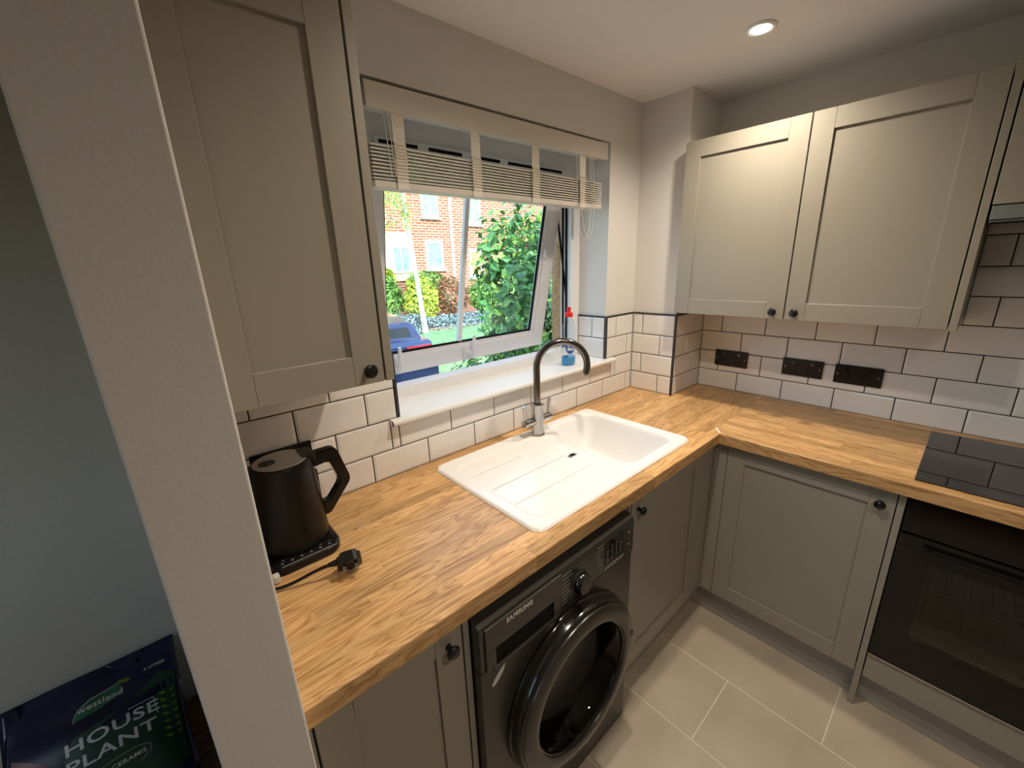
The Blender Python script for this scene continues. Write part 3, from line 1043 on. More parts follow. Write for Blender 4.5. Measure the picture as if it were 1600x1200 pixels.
def sink_h(x, y):
    d_out = -sd_rr(x, y, SKX0, SKX1, SKY0, SKY1, 0.035)
    h = 0.009 * sstep(-0.001, 0.006, d_out)
    # shallow drainer tray
    d = -sd_rr(x, y, SKX0 + 0.035, -1.150, SKY0 + 0.035, SKY1 - 0.060, 0.05)
    h -= 0.0045 * sstep(0.0, 0.016, d)
    for gy in (-0.200, -0.310, -0.420):
        gx0, gx1 = -1.530, (-1.30 if gy > -0.25 else -1.185)
        if gx0 < x < gx1:
            h -= 0.0030 * max(0.0, 1 - abs(y - gy) / 0.0042)
    # sink bowl with a waist on the drainer side near the front
    bx0 = -1.118
    d = -sd_rr(x, y, bx0, SKX1 - 0.045, SKY0 + 0.045, SKY1 - 0.048, 0.055)
    d2 = (0.7071 * ((x + 1.118) + (y + 0.47)))       # chamfer across the front-left corner of the bowl
    d = min(d, d2)
    d3 = sd_rr(x, y, -1.215, -1.045, -0.175, -0.06, 0.055)  # tap ledge
    d = min(d, d3)
    h -= 0.155 * sstep(0.0, 0.050, d) ** 0.8 + 0.010 * sstep(0.03, 0.15, d) + 0.004 * sstep(-0.012, 0.006, d)
    # raised tap plinth
    h += 0.002 * sstep(0.0, 0.006, -sd_rr(x, y, -1.215, -1.055, -0.168, -0.062, 0.04))
    # front corner divider line
    l = abs(0.80 * (x + 1.155) + 0.60 * (y + 0.475))
    if -0.51 < y < -0.455:
        h -= 0.002 * max(0.0, 1 - l / 0.004)
    return h


sk = thing('kitchen_sink', (-1.16, -0.31, W), 'white single-bowl inset sink with a left-hand drainer under the window', 'sink')
bm = bmesh.new()
st = 0.0042
nx_, ny_ = int(round((SKX1 - SKX0) / st)), int(round((SKY1 - SKY0) / st))
grid = []
RC = 0.035
for i in range(nx_ + 1):
    row = []
    for j in range(ny_ + 1):
        x = SKX0 + (SKX1 - SKX0) * i / nx_
        y = SKY0 + (SKY1 - SKY0) * j / ny_
        cx = min(max(x, SKX0 + RC), SKX1 - RC)
        cy = min(max(y, SKY0 + RC), SKY1 - RC)
        d = math.hypot(x - cx, y - cy)
        if d > RC:
            x, y = cx + (x - cx) * RC / d, cy + (y - cy) * RC / d
        row.append(bm.verts.new((x, y, W + 0.0004 + sink_h(x, y))))
    grid.append(row)
for i in range(nx_):
    for j in range(ny_):
        bm.faces.new((grid[i][j], grid[i + 1][j], grid[i + 1][j + 1], grid[i][j + 1]))
bmesh.ops.remove_doubles(bm, verts=bm.verts, dist=0.0002)
bmesh.ops.recalc_face_normals(bm, faces=bm.faces)
link('basin', bm, M['sink'], sk, 'soft')
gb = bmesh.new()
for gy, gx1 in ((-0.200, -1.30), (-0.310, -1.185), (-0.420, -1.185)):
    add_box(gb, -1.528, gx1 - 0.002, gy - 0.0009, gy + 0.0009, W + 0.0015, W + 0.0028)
link('groove_shade_strip', gb, M['groove_shade'], sk)  # brown strips laid in the drainer grooves as painted shade
link('overflow', box(-1.197, -1.160, -0.341, -0.327, W + 0.004, W + 0.010, bev=0.002), M['chrome'], sk)
link('overflow_slot', box(-1.186, -1.172, -0.3405, -0.3275, W + 0.0095, W + 0.0108), M['gasket'], sk)
link('waste', lathe([(0.0, 0.004), (0.03, 0.004), (0.042, 0.002), (0.045, 0.0)], Matrix.Translation((-0.96, -0.31, W - 0.164)), 32), M['steel'], sk, True)

# ------------------------------------------------------------------ tap
TPX, TPY, TZ = -1.136, -0.118, W + 0.0115
tp = thing('mixer_tap', (TPX, TPY, TZ), 'chrome swan-neck mixer tap with two lever handles', 'tap')
link('body', lathe([(0.0, 0.0), (0.029, 0.0), (0.029, 0.005), (0.0255, 0.009), (0.0255, 0.128), (0.022, 0.133), (0.0, 0.133)], Matrix.Translation((TPX, TPY, TZ)), 40), M['chrome'], tp, True)
a = math.radians(-38)
dx, dy = math.cos(a), math.sin(a)
RA = 0.098
pts = [(TPX, TPY, TZ + 0.128), (TPX, TPY, TZ + 0.20), (TPX, TPY, TZ + 0.275)]
for k in range(1, 25):
    th = math.pi - math.pi * 1.06 * k / 24
    pts.append((TPX + dx * RA * (1 + math.cos(th)), TPY + dy * RA * (1 + math.cos(th)), TZ + 0.275 + RA * math.sin(th)))
last = Vector(pts[-1])
pts.append(tuple(last + Vector((-dx * 0.003, -dy * 0.003, -0.012))))
link('spout', tube(pts, 0.0135, 18), M['darkchrome'], tp, True)
link('nozzle', tube([pts[-1], tuple(Vector(pts[-1]) + Vector((-dx * 0.001, -dy * 0.001, -0.006)))], 0.0115, 16), M['chrome'], tp, True)
for s in (-1, 1):
    hb = add_lathe(bmesh.new(), [(0.0, 0.0), (0.0165, 0.0), (0.0165, 0.052), (0.0135, 0.056), (0.0, 0.056)], frame_to((TPX + s * 0.018, TPY, TZ + 0.062), (s, 0, 0)), 24)
    bmesh.ops.recalc_face_normals(hb, faces=hb.faces)
    h = link('handle', hb, M['chrome'], tp, True)
    xl = TPX + s * 0.066
    lev = tube([(xl, TPY, TZ + 0.062), (xl + s * 0.002, TPY, TZ + 0.095), (xl + s * 0.006, TPY, TZ + 0.135)], [0.0048, 0.0052, 0.0062], 12)
    link('lever', lev, M['chrome'], h, True)

# ------------------------------------------------------------------ washing-up liquid bottle on the sill
BX, BY, BZ = -0.742, 0.060, 0.200 + W
bt = thing('washing_up_bottle', (BX, BY, BZ), 'clear washing-up liquid bottle with red cap and blue liquid on the sill', 'bottle')


def squash(bm, fy=0.72):
    for v in bm.verts:
        v.co.y = BY + (v.co.y - BY) * fy
    return bm


T_ = Matrix.Translation((BX, BY, BZ))
link('bottle', squash(lathe([(0.0, 0.001), (0.036, 0.001), (0.040, 0.006), (0.040, 0.11), (0.036, 0.135), (0.038, 0.160), (0.036, 0.185), (0.022, 0.215), (0.015, 0.225), (0.015, 0.232), (0.0, 0.232)], T_, 32)), M['clear'], bt, True)
link('liquid', squash(lathe([(0.0, 0.003), (0.035, 0.003), (0.038, 0.008), (0.038, 0.040), (0.0, 0.040)], T_, 32)), M['blue_liquid'], bt, True)
link('cap', lathe([(0.0, 0.228), (0.019, 0.228), (0.019, 0.245), (0.012, 0.249), (0.009, 0.252), (0.009, 0.262), (0.011, 0.264), (0.010, 0.272), (0.0, 0.273)], T_, 24), M['red'], bt, True)
lb = bmesh.new()
for (r0, z0, z1, a0, a1) in ((0.0404, 0.058, 0.130, 205, 285),):
    n_ = 14
    ring = []
    for k in range(n_ + 1):
        aa = math.radians(a0 + (a1 - a0) * k / n_)
        f = math.sqrt(max(0.0, 1 - (2 * k / n_ - 1) ** 2)) * 0.5
        zm = (z0 + z1) / 2
        ring.append((lb.verts.new((BX + r0 * math.cos(aa), BY + 0.72 * r0 * math.sin(aa), BZ + zm - (z1 - z0) * f - 0.001)),
                     lb.verts.new((BX + r0 * math.cos(aa), BY + 0.72 * r0 * math.sin(aa), BZ + zm + (z1 - z0) * f + 0.001))))
    for p, q_ in zip(ring, ring[1:]):
        lb.faces.new((p[0], q_[0], q_[1], p[1]))
link('label', lb, M['label_blue'], bt)
lb = bmesh.new()
n_ = 8
for zc, hh in ((0.080, 0.006), (0.098, 0.004)):
    ring = []
    for k in range(n_ + 1):
        aa = math.radians(222 + 46 * k / n_)
        ring.append((lb.verts.new((BX + 0.0408 * math.cos(aa), BY + 0.72 * 0.0408 * math.sin(aa), BZ + zc - hh)), lb.verts.new((BX + 0.0408 * math.cos(aa), BY + 0.72 * 0.0408 * math.sin(aa), BZ + zc + hh + 0.004 * math.sin(k)))))
    for p, q_ in zip(ring, ring[1:]):
        lb.faces.new((p[0], q_[0], q_[1], p[1]))
link('label_print', lb, M['mark'], bt)

# ------------------------------------------------------------------ kettle and its base
KX, KY, KZ = -2.047, -0.165, W
kb = thing('kettle_stand', (KX, KY, KZ), 'black square kettle stand with touch buttons, a cord and a three-pin plug', 'kettle stand')
bm = bmesh.new()
loops = []
for ins, z in ((0.004, 0.0005), (0.0, 0.004), (0.0, 0.020), (0.004, 0.024)):
    loops.append([bm.verts.new((x, y, KZ + z)) for x, y in rrect(KX - 0.083 + ins, KX + 0.083 - ins, KY - 0.098 + ins, KY + 0.075 - ins, 0.038, 6)])
for a_, b_ in zip(loops, loops[1:]):
    n_ = len(a_)
    for i in range(n_):
        bm.faces.new((a_[i], a_[(i + 1) % n_], b_[(i + 1) % n_], b_[i]))
bm.faces.new(loops[0][::-1])
bm.faces.new(loops[-1])
link('plate', bm, M['black'], kb)
cp = link('control_strip', prism(rrect(KX - 0.070, KX + 0.070, KY - 0.093, KY - 0.066, 0.010), 'z', KZ + 0.024, KZ + 0.0252), M['blackgloss'], kb)
ib = bmesh.new()
for k in range(6):
    xx = KX - 0.055 + 0.021 * k
    add_box(ib, xx, xx + 0.006, KY - 0.087, KY - 0.084, KZ + 0.0252, KZ + 0.0256)
    add_box(ib, xx + 0.0015, xx + 0.0045, KY - 0.082, KY - 0.0805, KZ + 0.0252, KZ + 0.0256)
for k in (0, 2, 4, 5):
    xx = KX - 0.050 + 0.021 * k
    add_box(ib, xx, xx + 0.004, KY - 0.074, KY - 0.0715, KZ + 0.0252, KZ + 0.0256)
link('button_print', ib, M['dimmark'], kb)['kind'] = 'stuff'
link('strip_edge', boxes((KX - 0.055, KX + 0.068, KY - 0.0965, KY - 0.0955, KZ + 0.0235, KZ + 0.0247)), M['greymark'], kb)
# cord: leaves the base on the left, comes forward and runs to the plug
PLX, PLY = -1.985, -0.352
cpts = bez((KX - 0.080, KY - 0.05, KZ + 0.010), (KX - 0.115, KY - 0.09, KZ + 0.006), (KX - 0.105, KY - 0.135, KZ + 0.006), (KX - 0.060, KY - 0.145, KZ + 0.010), 10)
cpts += bez((KX - 0.060, KY - 0.145, KZ + 0.010), (KX - 0.03, KY - 0.152, KZ + 0.013), (PLX - 0.07, PLY + 0.020, KZ + 0.032), (PLX - 0.036, PLY + 0.010, KZ + 0.034), 10)[1:]
cordo = link('cord', tube([tuple(p) for p in cpts], 0.0036, 8), M['black'], kb, True)
link('cord_tag', boxes((-2.126, -2.112, -0.280, -0.264, KZ + 0.002, KZ + 0.022), bev=0.003), M['mark'], cordo)
# UK plug lying with its pins down towards the viewer
PM = Matrix.Translation((PLX, PLY, KZ + 0.0310)) @ Matrix.Rotation(math.radians(-14), 4, 'Z') @ Matrix.Rotation(math.radians(-55), 4, 'X') @ Matrix.Scale(1.14, 4)
pb = prism(rrect(-0.022, 0.024, -0.024, 0.024, 0.015, 6), 'z', -0.010, 0.014)
es = [e for e in pb.edges if all(v.co.z > 0.0139 for v in e.verts)]
bmesh.ops.bevel(pb, geom=es, offset=0.007, segments=3, affect='EDGES')
bmesh.ops.transform(pb, matrix=PM, verts=pb.verts)
plug = link('plug', pb, M['black'], kb)
gl = tube([tuple(PM @ Vector((-0.038, 0.0, 0.003))), tuple(PM @ Vector((-0.030, 0.0, 0.003))), tuple(PM @ Vector((-0.018, 0.0, 0.003)))], [0.0048, 0.0065, 0.0085], 10)
link('cord_grip', gl, M['black'], plug, True)
for px_, py_, pl in ((-0.009, -0.010, 0.0225), (0.012, -0.010, 0.0225), (0.0015, 0.012, 0.0180)):
    p = box(px_ - 0.0034, px_ + 0.0034, py_ - 0.002, py_ + 0.002, -pl, -0.009, bev=0.0008, seg=1)
    bmesh.ops.transform(p, matrix=PM, verts=p.verts)
    link('pin', p, M['chrome'], plug)

kt = thing('kettle', (KX, KY, KZ + 0.026), 'matt black cordless kettle standing on its base by the partition', 'kettle')
link('body', lathe([(0.0, 0.026), (0.074, 0.026), (0.077, 0.030), (0.0765, 0.06), (0.0735, 0.12), (0.0700, 0.18), (0.0680, 0.222), (0.0670, 0.232), (0.0640, 0.238), (0.0590, 0.240)], Matrix.Translation((KX, KY, KZ)), 56), M['blackmatt'], kt, True)
lid = link('lid', lathe([(0.0595, 0.2395), (0.058, 0.241), (0.050, 0.2425), (0.0, 0.2440)], Matrix.Translation((KX, KY, KZ)), 48), M['lid'], kt, True)
link('lid_button', prism([(KX - 0.030 + 0.018 * math.cos(t), KY - 0.006 + 0.014 * math.sin(t)) for t in [2 * math.pi * k / 24 for k in range(24)]], 'z', KZ + 0.2435, KZ + 0.2455), M['blackmatt'], lid)
link('lid_hinge', prism(rrect(KX + 0.040, KX + 0.072, KY - 0.030, KY + 0.030, 0.008), 'z', KZ + 0.228, KZ + 0.2435), M['blackmatt'], kt)
sp = bmesh.new()
v = [(-0.060, -0.028, 0.236), (-0.060, 0.028, 0.236), (-0.092, 0.0, 0.240), (-0.064, -0.024, 0.190), (-0.064, 0.024, 0.190), (-0.070, 0.0, 0.188)]
vs = [sp.verts.new((KX + a_, KY + b_, KZ + c_)) for a_, b_, c_ in v]
for f in ((0, 1, 2), (0, 2, 5, 3), (2, 1, 4, 5), (3, 5, 4), (0, 3, 4, 1)):
    sp.faces.new([vs[i] for i in f])
bmesh.ops.recalc_face_normals(sp, faces=sp.faces)
link('spout', sp, M['blackmatt'], kt)
# angular loop handle in the x-z plane
outer = [(0.062, 0.238), (0.118, 0.238), (0.128, 0.228), (0.150, 0.146), (0.148, 0.132), (0.088, 0.060), (0.072, 0.062)]
inner = [(0.066, 0.200), (0.100, 0.204), (0.108, 0.196), (0.122, 0.146), (0.120, 0.136), (0.088, 0.098), (0.074, 0.100)]
hb = bmesh.new()
rows = []
for (ox, oz), (ix, iz) in zip(outer, inner):
    ty = 0.013
    rows.append([hb.verts.new((KX + ox, KY - ty, KZ + oz)), hb.verts.new((KX + ox, KY + ty, KZ + oz)), hb.verts.new((KX + ix, KY + ty, KZ + iz)), hb.verts.new((KX + ix, KY - ty, KZ + iz))])
for a_, b_ in zip(rows, rows[1:]):
    for i in range(4):
        j = (i + 1) % 4
        hb.faces.new((a_[i], a_[j], b_[j], b_[i]))
hb.faces.new(rows[0][::-1])
hb.faces.new(rows[-1])
bmesh.ops.recalc_face_normals(hb, faces=hb.faces)
bmesh.ops.bevel(hb, geom=list(hb.edges), offset=0.0035, segments=2, affect='EDGES')
link('handle', hb, M['black'], kt)
link('water_gauge', box(KX + 0.0695, KX + 0.0745, KY - 0.005, KY + 0.005, KZ + 0.09, KZ + 0.19), M['blackgloss'], kt)

# ------------------------------------------------------------------ sockets
def socket(ax, u0, u1, z0, z1, label, twin=True):
    """black metal plate; ax 'x' = on the right wall (u = y), 'y' = on the window wall (u = x)"""
    def bb(a_, b_, c, d, n0, n1, bev=0.0):
        if ax == 'x':
            return box(-n1, -n0, a_, b_, c + W, d + W, bev=bev)
        return box(a_, b_, -n1, -n0, c + W, d + W, bev=bev)
    loc = (0, (u0 + u1) / 2, (z0 + z1) / 2 + W) if ax == 'x' else ((u0 + u1) / 2, 0, (z0 + z1) / 2 + W)
    t = thing('wall_socket', loc, label, 'socket', 'black wall sockets')
    link('plate', bb(u0, u1, z0, z1, 0.0003, 0.007, 0.0015), M['black'], t)
    w = u1 - u0
    zc = (z0 + z1) / 2
    for s in (0.075, 0.925):
        c = (-0.007, u0 + w * s, zc + W) if ax == 'x' else (u0 + w * s, -0.007, zc + W)
        link('screw', lathe([(0.0, 0.0012), (0.0028, 0.0008), (0.0032, 0.0)], frame_to(c, (-1, 0, 0) if ax == 'x' else (0, -1, 0)), 14), M['chrome'], t, True)
    if twin:
        for s in (0.30, 0.70):
            uc = u0 + w * s
            link('switch', bb(uc - 0.007 + 0.012 * (s > 0.5) - 0.006, uc + 0.001 + 0.012 * (s > 0.5), zc + 0.014, zc + 0.030, 0.007, 0.0095, 0.001), M['blackgloss'], t)
            link('pin_hole', bb(uc - 0.002, uc + 0.002, zc - 0.002, zc + 0.006, 0.0068, 0.0074), M['gasket'], t)
            link('pin_hole', bb(uc - 0.014, uc - 0.008, zc - 0.016, zc - 0.012, 0.0068, 0.0074), M['gasket'], t)
            link('pin_hole', bb(uc + 0.008, uc + 0.014, zc - 0.016, zc - 0.012, 0.0068, 0.0074), M['gasket'], t)


socket('x', -0.480, -0.322, 0.126, 0.208, 'black switched socket plate nearest the corner pillar')
socket('x', -0.792, -0.633, 0.128, 0.208, 'black switched socket plate in the middle of the right-hand row')
socket('x', -0.996, -0.834, 0.126, 0.208, 'black double socket plate nearest the hob')
socket('y', -2.090, -1.937, 0.126, 0.207, 'black socket plate half hidden behind the kettle')

# ------------------------------------------------------------------ washing machine
MX0, MX1, MYF, MZ1 = -1.826, -1.230, -0.620, 0.836
MXC, MZC = -1.511, 0.437
wm = thing('washing_machine', (-1.528, -0.32, 0.0), 'dark graphite front-loading washing machine under the worktop', 'washing machine')
bm = bmesh.new()
# casing with a porthole: front ring of faces around the door hole
add_box(bm, MX0, MX1, MYF + 0.03, -0.06, 0.012, MZ1 - 0.002, bev=0.006)
link('casing', bm, M['wm'], wm)
bm = bmesh.new()
NN = 48
hole, rim = [], []
for k in range(NN):
    a_ = 2 * math.pi * k / NN
    hole.append((MXC + 0.19 * math.cos(a_), MZC + 0.19 * math.sin(a_)))
    c_, s_ = math.cos(a_), math.sin(a_)
    sx = ((MX1 - MXC) if c_ > 0 else (MXC - MX0)) / max(abs(c_), 1e-6)
    sz = ((0.702 - MZC) if s_ > 0 else (MZC - 0.012)) / max(abs(s_), 1e-6)
    r_ = min(sx, sz)
    rim.append((MXC + r_ * c_, MZC + r_ * s_))
# add true corners
vh = [bm.verts.new((x, MYF, z)) for x, z in hole]
vr = [bm.verts.new((x, MYF, z)) for x, z in rim]
for k in range(NN):
    j = (k + 1) % NN
    bm.faces.new((vh[k], vh[j], vr[j], vr[k]))
cornersP = [(MX1, 0.702), (MX0, 0.702), (MX0, 0.012), (MX1, 0.012)]
for cx, cz in cornersP:
    ks = min(range(NN), key=lambda k: min((rim[k][0] - cx) ** 2 + (rim[k][1] - cz) ** 2, 9))
    best = None
    for k in range(NN):
        j = (k + 1) % NN
        on_v = abs(rim[k][0] - cx) < 1e-6 or abs(rim[j][0] - cx) < 1e-6
        on_h = abs(rim[k][1] - cz) < 1e-6 or abs(rim[j][1] - cz) < 1e-6
        d_ = math.hypot(rim[k][0] - cx, rim[k][1] - cz) + math.hypot(rim[j][0] - cx, rim[j][1] - cz)
        if on_v and on_h and (best is None or d_ < best[0]):
            best = (d_, k, j)
    if best:
        cv = bm.verts.new((cx, MYF, cz))
        bm.faces.new((vr[best[1]], vr[best[2]], cv))
ext = bmesh.ops.extrude_face_region(bm, geom=list(bm.faces))
bmesh.ops.translate(bm, verts=[g for g in ext['geom'] if isinstance(g, bmesh.types.BMVert)], vec=(0, 0.032, 0))
bmesh.ops.recalc_face_normals(bm, faces=bm.faces)
link('front_panel', bm, M['wm'], wm)
# control panel: gently rounded along its top edge
prof = [(MYF, 0.704), (MYF - 0.004, 0.712), (MYF - 0.004, 0.812), (MYF - 0.001, 0.828), (MYF + 0.008, MZ1 - 0.001), (MYF + 0.030, MZ1 - 0.001), (MYF + 0.030, 0.704)]
cpn = link('control_panel', prism(prof, 'x', MX0, MX1), M['wm_panel'], wm)
FY = MYF - 0.0042


def flat(x0, x1, z0, z1, d=0.0004, off=0.0):
    return box(x0, x1, FY - off - d, FY - off, z0, z1)


# detergent drawer: front with a finger recess below it
dw = link('detergent_drawer', boxes((MX0 + 0.012, -1.568, FY - 0.0055, FY, 0.758, 0.824), (MX0 + 0.012, MX0 + 0.040, FY - 0.0055, FY, 0.706, 0.758), (-1.596, -1.568, FY - 0.0055, FY, 0.706, 0.758), bev=0.0012), M['wm_panel'], wm)
link('finger_recess', box(MX0 + 0.040, -1.596, FY - 0.0006, FY + 0.0, 0.708, 0.758), M['gasket'], dw)
link('grip_edge', box(MX0 + 0.030, -1.578, FY - 0.0070, FY, 0.699, 0.708, bev=0.001), M['wm_ring'], dw)
TXT = Matrix(((1, 0, 0, 0), (0, 0, -1, 0), (0, 1, 0, 0), (0, 0, 0, 1)))
link('brand_lettering', text_bm('SAMSUNG', 0.0172, Matrix.Translation((-1.712, FY - 0.0058, 0.804)) @ TXT, 0.0003, 'CENTER', 1.08, 0.0005), M['mark'], dw)
# programme dial
DX, DZC = -1.490, 0.752
dial = link('dial', lathe([(0.030, 0.0), (0.031, 0.004), (0.029, 0.006), (0.026, 0.022), (0.024, 0.025), (0.0, 0.0255)], frame_to((DX, FY, DZC), (0, -1, 0)), 40), M['blackgloss'], cpn, True)
link('dial_ring', lathe([(0.0295, 0.0), (0.0335, 0.0), (0.0335, 0.003), (0.0305, 0.004)], frame_to((DX, FY, DZC), (0, -1, 0)), 40), M['wm_ring'], dial, True)
ib = bmesh.new()
for k in range(8):
    zz = 0.806 - 0.0125 * k
    wd = (0.036, 0.040, 0.030, 0.034, 0.026, 0.038, 0.022, 0.020)[k]
    add_box(ib, -1.560, -1.560 + wd, FY - 0.0004, FY, zz, zz + 0.0024)
    if k < 7:
        add_box(ib, -1.420 + 0.004 * abs(k - 2), -1.420 + 0.004 * abs(k - 2) + (0.030, 0.034, 0.026, 0.022, 0.028, 0.024, 0.022)[k], FY - 0.0004, FY, zz + 0.004, zz + 0.0064)
link('programme_print', ib, M['dimmark'], cpn)['kind'] = 'stuff'
disp = link('display', box(-1.375, -1.283, FY - 0.0010, FY, 0.722, 0.812, bev=0.0003), M['blackgloss'], cpn)
ib = bmesh.new()
for cxk, nn in ((0, 5), (1, 6), (2, 6), (3, 5)):
    for k in range(nn):
        x_ = -1.367 + 0.021 * cxk
        z_ = 0.741 + 0.0088 * k
        add_box(ib, x_, x_ + 0.008, FY - 0.0014, FY - 0.001, z_, z_ + 0.0028)
link('display_print', ib, M['dimmark'], disp)['kind'] = 'stuff'
btn = link('button_bar', box(-1.375, -1.283, FY - 0.0016, FY, 0.716, 0.727, bev=0.0004), M['greymark'], cpn)
ib = bmesh.new()
for k in range(6):
    add_box(ib, -1.370 + 0.015 * k, -1.370 + 0.015 * k + 0.009, FY - 0.0020, FY - 0.0016, 0.719, 0.724)
link('button_print', ib, M['black'], btn)['kind'] = 'stuff'
for z_ in (0.790, 0.748):
    link('touch_button', lathe([(0.0, 0.0012), (0.010, 0.0010), (0.011, 0.0)], frame_to((-1.258, FY, z_), (0, -1, 0)), 24), M['wm_ring'], cpn, True)
    link('touch_print', box(-1.262, -1.254, FY - 0.0016, FY - 0.0011, z_ - 0.003, z_ + 0.003), M['greymark'], cpn)
# sticker: a white leaf shape
lf = [(-1.790 + 0.052 * t + 0.012 * math.sin(math.pi * t) * sgn, 0.618 + 0.052 * t - 0.008 * math.sin(math.pi * t) * sgn) for sgn, ts in ((1, [k / 8 for k in range(9)]), (-1, [1 - k / 8 for k in range(1, 8)])) for t in ts]
link('sticker', prism([(x * 1.0, z) for x, z in [(-1.797, 0.648), (-1.793, 0.640), (-1.780, 0.646), (-1.762, 0.664), (-1.754, 0.682), (-1.768, 0.676), (-1.785, 0.662)]], 'y', MYF - 0.0006, MYF), M['mark'], wm)
# door
DM = frame_to((MXC, MYF, MZC), (0, -1, 0))
door = link('door_ring', lathe([(0.236, 0.0440), (0.2350, 0.0475), (0.2320, 0.0495), (0.2100, 0.0535), (0.1915, 0.0535), (0.1880, 0.0520), (0.1865, 0.0480)], DM, 80), M['wm_ring'], wm, True)
link('door_bezel', lathe([(0.2515, 0.0), (0.2515, 0.006), (0.2490, 0.012), (0.2465, 0.014), (0.2450, 0.034), (0.2420, 0.0405), (0.2360, 0.0442)], DM, 80), M['bezel'], door, True)
link('door_inner_rim', lathe([(0.1865, 0.0485), (0.1830, 0.0460), (0.1800, 0.0360), (0.1790, 0.0)], DM, 72), M['bezel'], door, True)
link('door_glass', lathe([(0.180, 0.040), (0.172, 0.030), (0.160, -0.015), (0.145, -0.055), (0.120, -0.075), (0.0, -0.080)], DM, 64), M['wmglass'], door, True)
link('door_seal', lathe([(0.181, 0.034), (0.178, 0.0), (0.172, -0.02), (0.180, -0.03)], DM, 64), M['gasket'], door, True)
link('door_handle', lathe([(0.0, 0.0), (0.012, 0.0), (0.012, 0.003), (0.0, 0.0035)], frame_to((MXC + 0.224, MYF - 0.0500, MZC + 0.02), (0, -1, 0)), 16), M['blackgloss'], door, True)
drum = lathe([(0.178, -0.031), (0.24, -0.06), (0.24, -0.26), (0.0, -0.27)], DM, 48)
dro = link('drum', drum, M['drum'], wm, True)
link('drum_rim', lathe([(0.150, -0.085), (0.156, -0.082), (0.160, -0.086), (0.156, -0.092), (0.150, -0.085)], DM, 56), M['chrome'], dro, True)
for k in range(3):
    a_ = math.radians(40 + 120 * k)
    fb = box(0.200, 0.239, -0.022, 0.022, -0.25, -0.07, bev=0.008)
    bmesh.ops.transform(fb, matrix=DM @ Matrix.Rotation(a_, 4, 'Z'), verts=fb.verts)
    link('drum_fin', fb, M['wm_ring'], dro)
# ------------------------------------------------------------------ compost bag in the alcove
bag = thing('compost_bag', (-2.60, 0.36, 0.0), 'navy and green plastic bag of houseplant compost leaning on the alcove wall', 'bag')
BW, BH = 0.418, 0.475
BGX0 = -2.80
BA, BB = Vector((0, 0.18, 0.012)), Vector((0, 0.54, 0.322))     # bottom and top of the leaning bag
NU, NV = 26, 30


def bag_pt(u, v, side):
    """u,v in 0..1; side -1 front, +1 back. bag leans back against the wall"""
    t_ = (BB - BA).normalized()
    n_ = Vector((0, -t_.z, t_.y))
    x = BGX0 + BW * u
    th = 0.045 * (math.sin(math.pi * min(max(u, 0), 1)) ** 0.55) * sstep(0, 0.14, v) * (1 - sstep(0.60, 0.97, v) * 0.96)
    wob = 0.004 * math.sin(9 * u + 5 * v) * sstep(0.05, 0.2, v)
    if v > 0.8:
        wob += 0.0015 * math.sin(17 * u) * (1 - v) * 5
    p = BA.lerp(BB, v) + n_ * ((th + wob) if side < 0 else -th * 0.25)
    y, z = min(p.y, YA - 0.004), max(p.z, 0.002)
    x += (0.5 - u) * 2 * 0.02 * math.sin(math.pi * v) * 0.3
    return Vector((x, y, z))


bm = bmesh.new()
fr = [[bm.verts.new(bag_pt(i / NU, j / NV, -1)) for j in range(NV + 1)] for i in range(NU + 1)]
bk = [[bm.verts.new(bag_pt(i / NU, j / NV, 1)) for j in range(NV + 1)] for i in range(NU + 1)]
for i in range(NU):
    for j in range(NV):
        bm.faces.new((fr[i][j], fr[i + 1][j], fr[i + 1][j + 1], fr[i][j + 1]))
        bm.faces.new((bk[i][j + 1], bk[i + 1][j + 1], bk[i + 1][j], bk[i][j]))
for i in range(NU):
    bm.faces.new((fr[i][NV], fr[i + 1][NV], bk[i + 1][NV], bk[i][NV]))
    bm.faces.new((bk[i][0], bk[i + 1][0], fr[i + 1][0], fr[i][0]))
for j in range(NV):
    bm.faces.new((fr[0][j], fr[0][j + 1], bk[0][j + 1], bk[0][j]))
    bm.faces.new((bk[NU][j], bk[NU][j + 1], fr[NU][j + 1], fr[NU][j]))
bmesh.ops.remove_doubles(bm, verts=bm.verts, dist=0.0005)
bmesh.ops.recalc_face_normals(bm, faces=bm.faces)
link('sack', bm, M['bag'], bag, 'soft')


def on_bag(bm, off=0.0012):
    """flat print in bag units (x = metres from left, y = metres from the bottom) laid on the bag front"""
    for v_ in bm.verts:
        u, vv, h = v_.co.x / BW, v_.co.y / BH, v_.co.z
        p = bag_pt(u, vv, -1)
        e = 0.01
        nx = (bag_pt(u + e, vv, -1) - p).cross(bag_pt(u, vv + e, -1) - p).normalized()
        v_.co = p + nx * (off + h)
    return bm


def bag_poly(name, pts_, mat, off=0.0010, cuts=3):
    bm = bmesh.new()
    bm.faces.new([bm.verts.new((x, y, 0)) for x, y in pts_])
    bmesh.ops.triangulate(bm, faces=bm.faces)
    bmesh.ops.subdivide_edges(bm, edges=bm.edges, cuts=cuts, use_grid_fill=True)
    return link(name, on_bag(bm, off), mat, bag)


bag_poly('foliage_print', [(0.13, 0.03), (0.400, 0.03), (0.403, 0.36), (0.370, 0.375), (0.30, 0.335), (0.22, 0.310), (0.15, 0.30), (0.13, 0.25)], M['bag_dark'], 0.0008, 5)
bag_poly('red_print', [(0.012, 0.03), (0.125, 0.03), (0.120, 0.235), (0.080, 0.285), (0.020, 0.330)], M['bag_red'], 0.0009, 4)
bag_poly('brand_badge', [(0.157, 0.343), (0.215, 0.345), (0.268, 0.360), (0.277, 0.380), (0.262, 0.397), (0.195, 0.387), (0.168, 0.372)], M['bag_green'], 0.0014, 3)


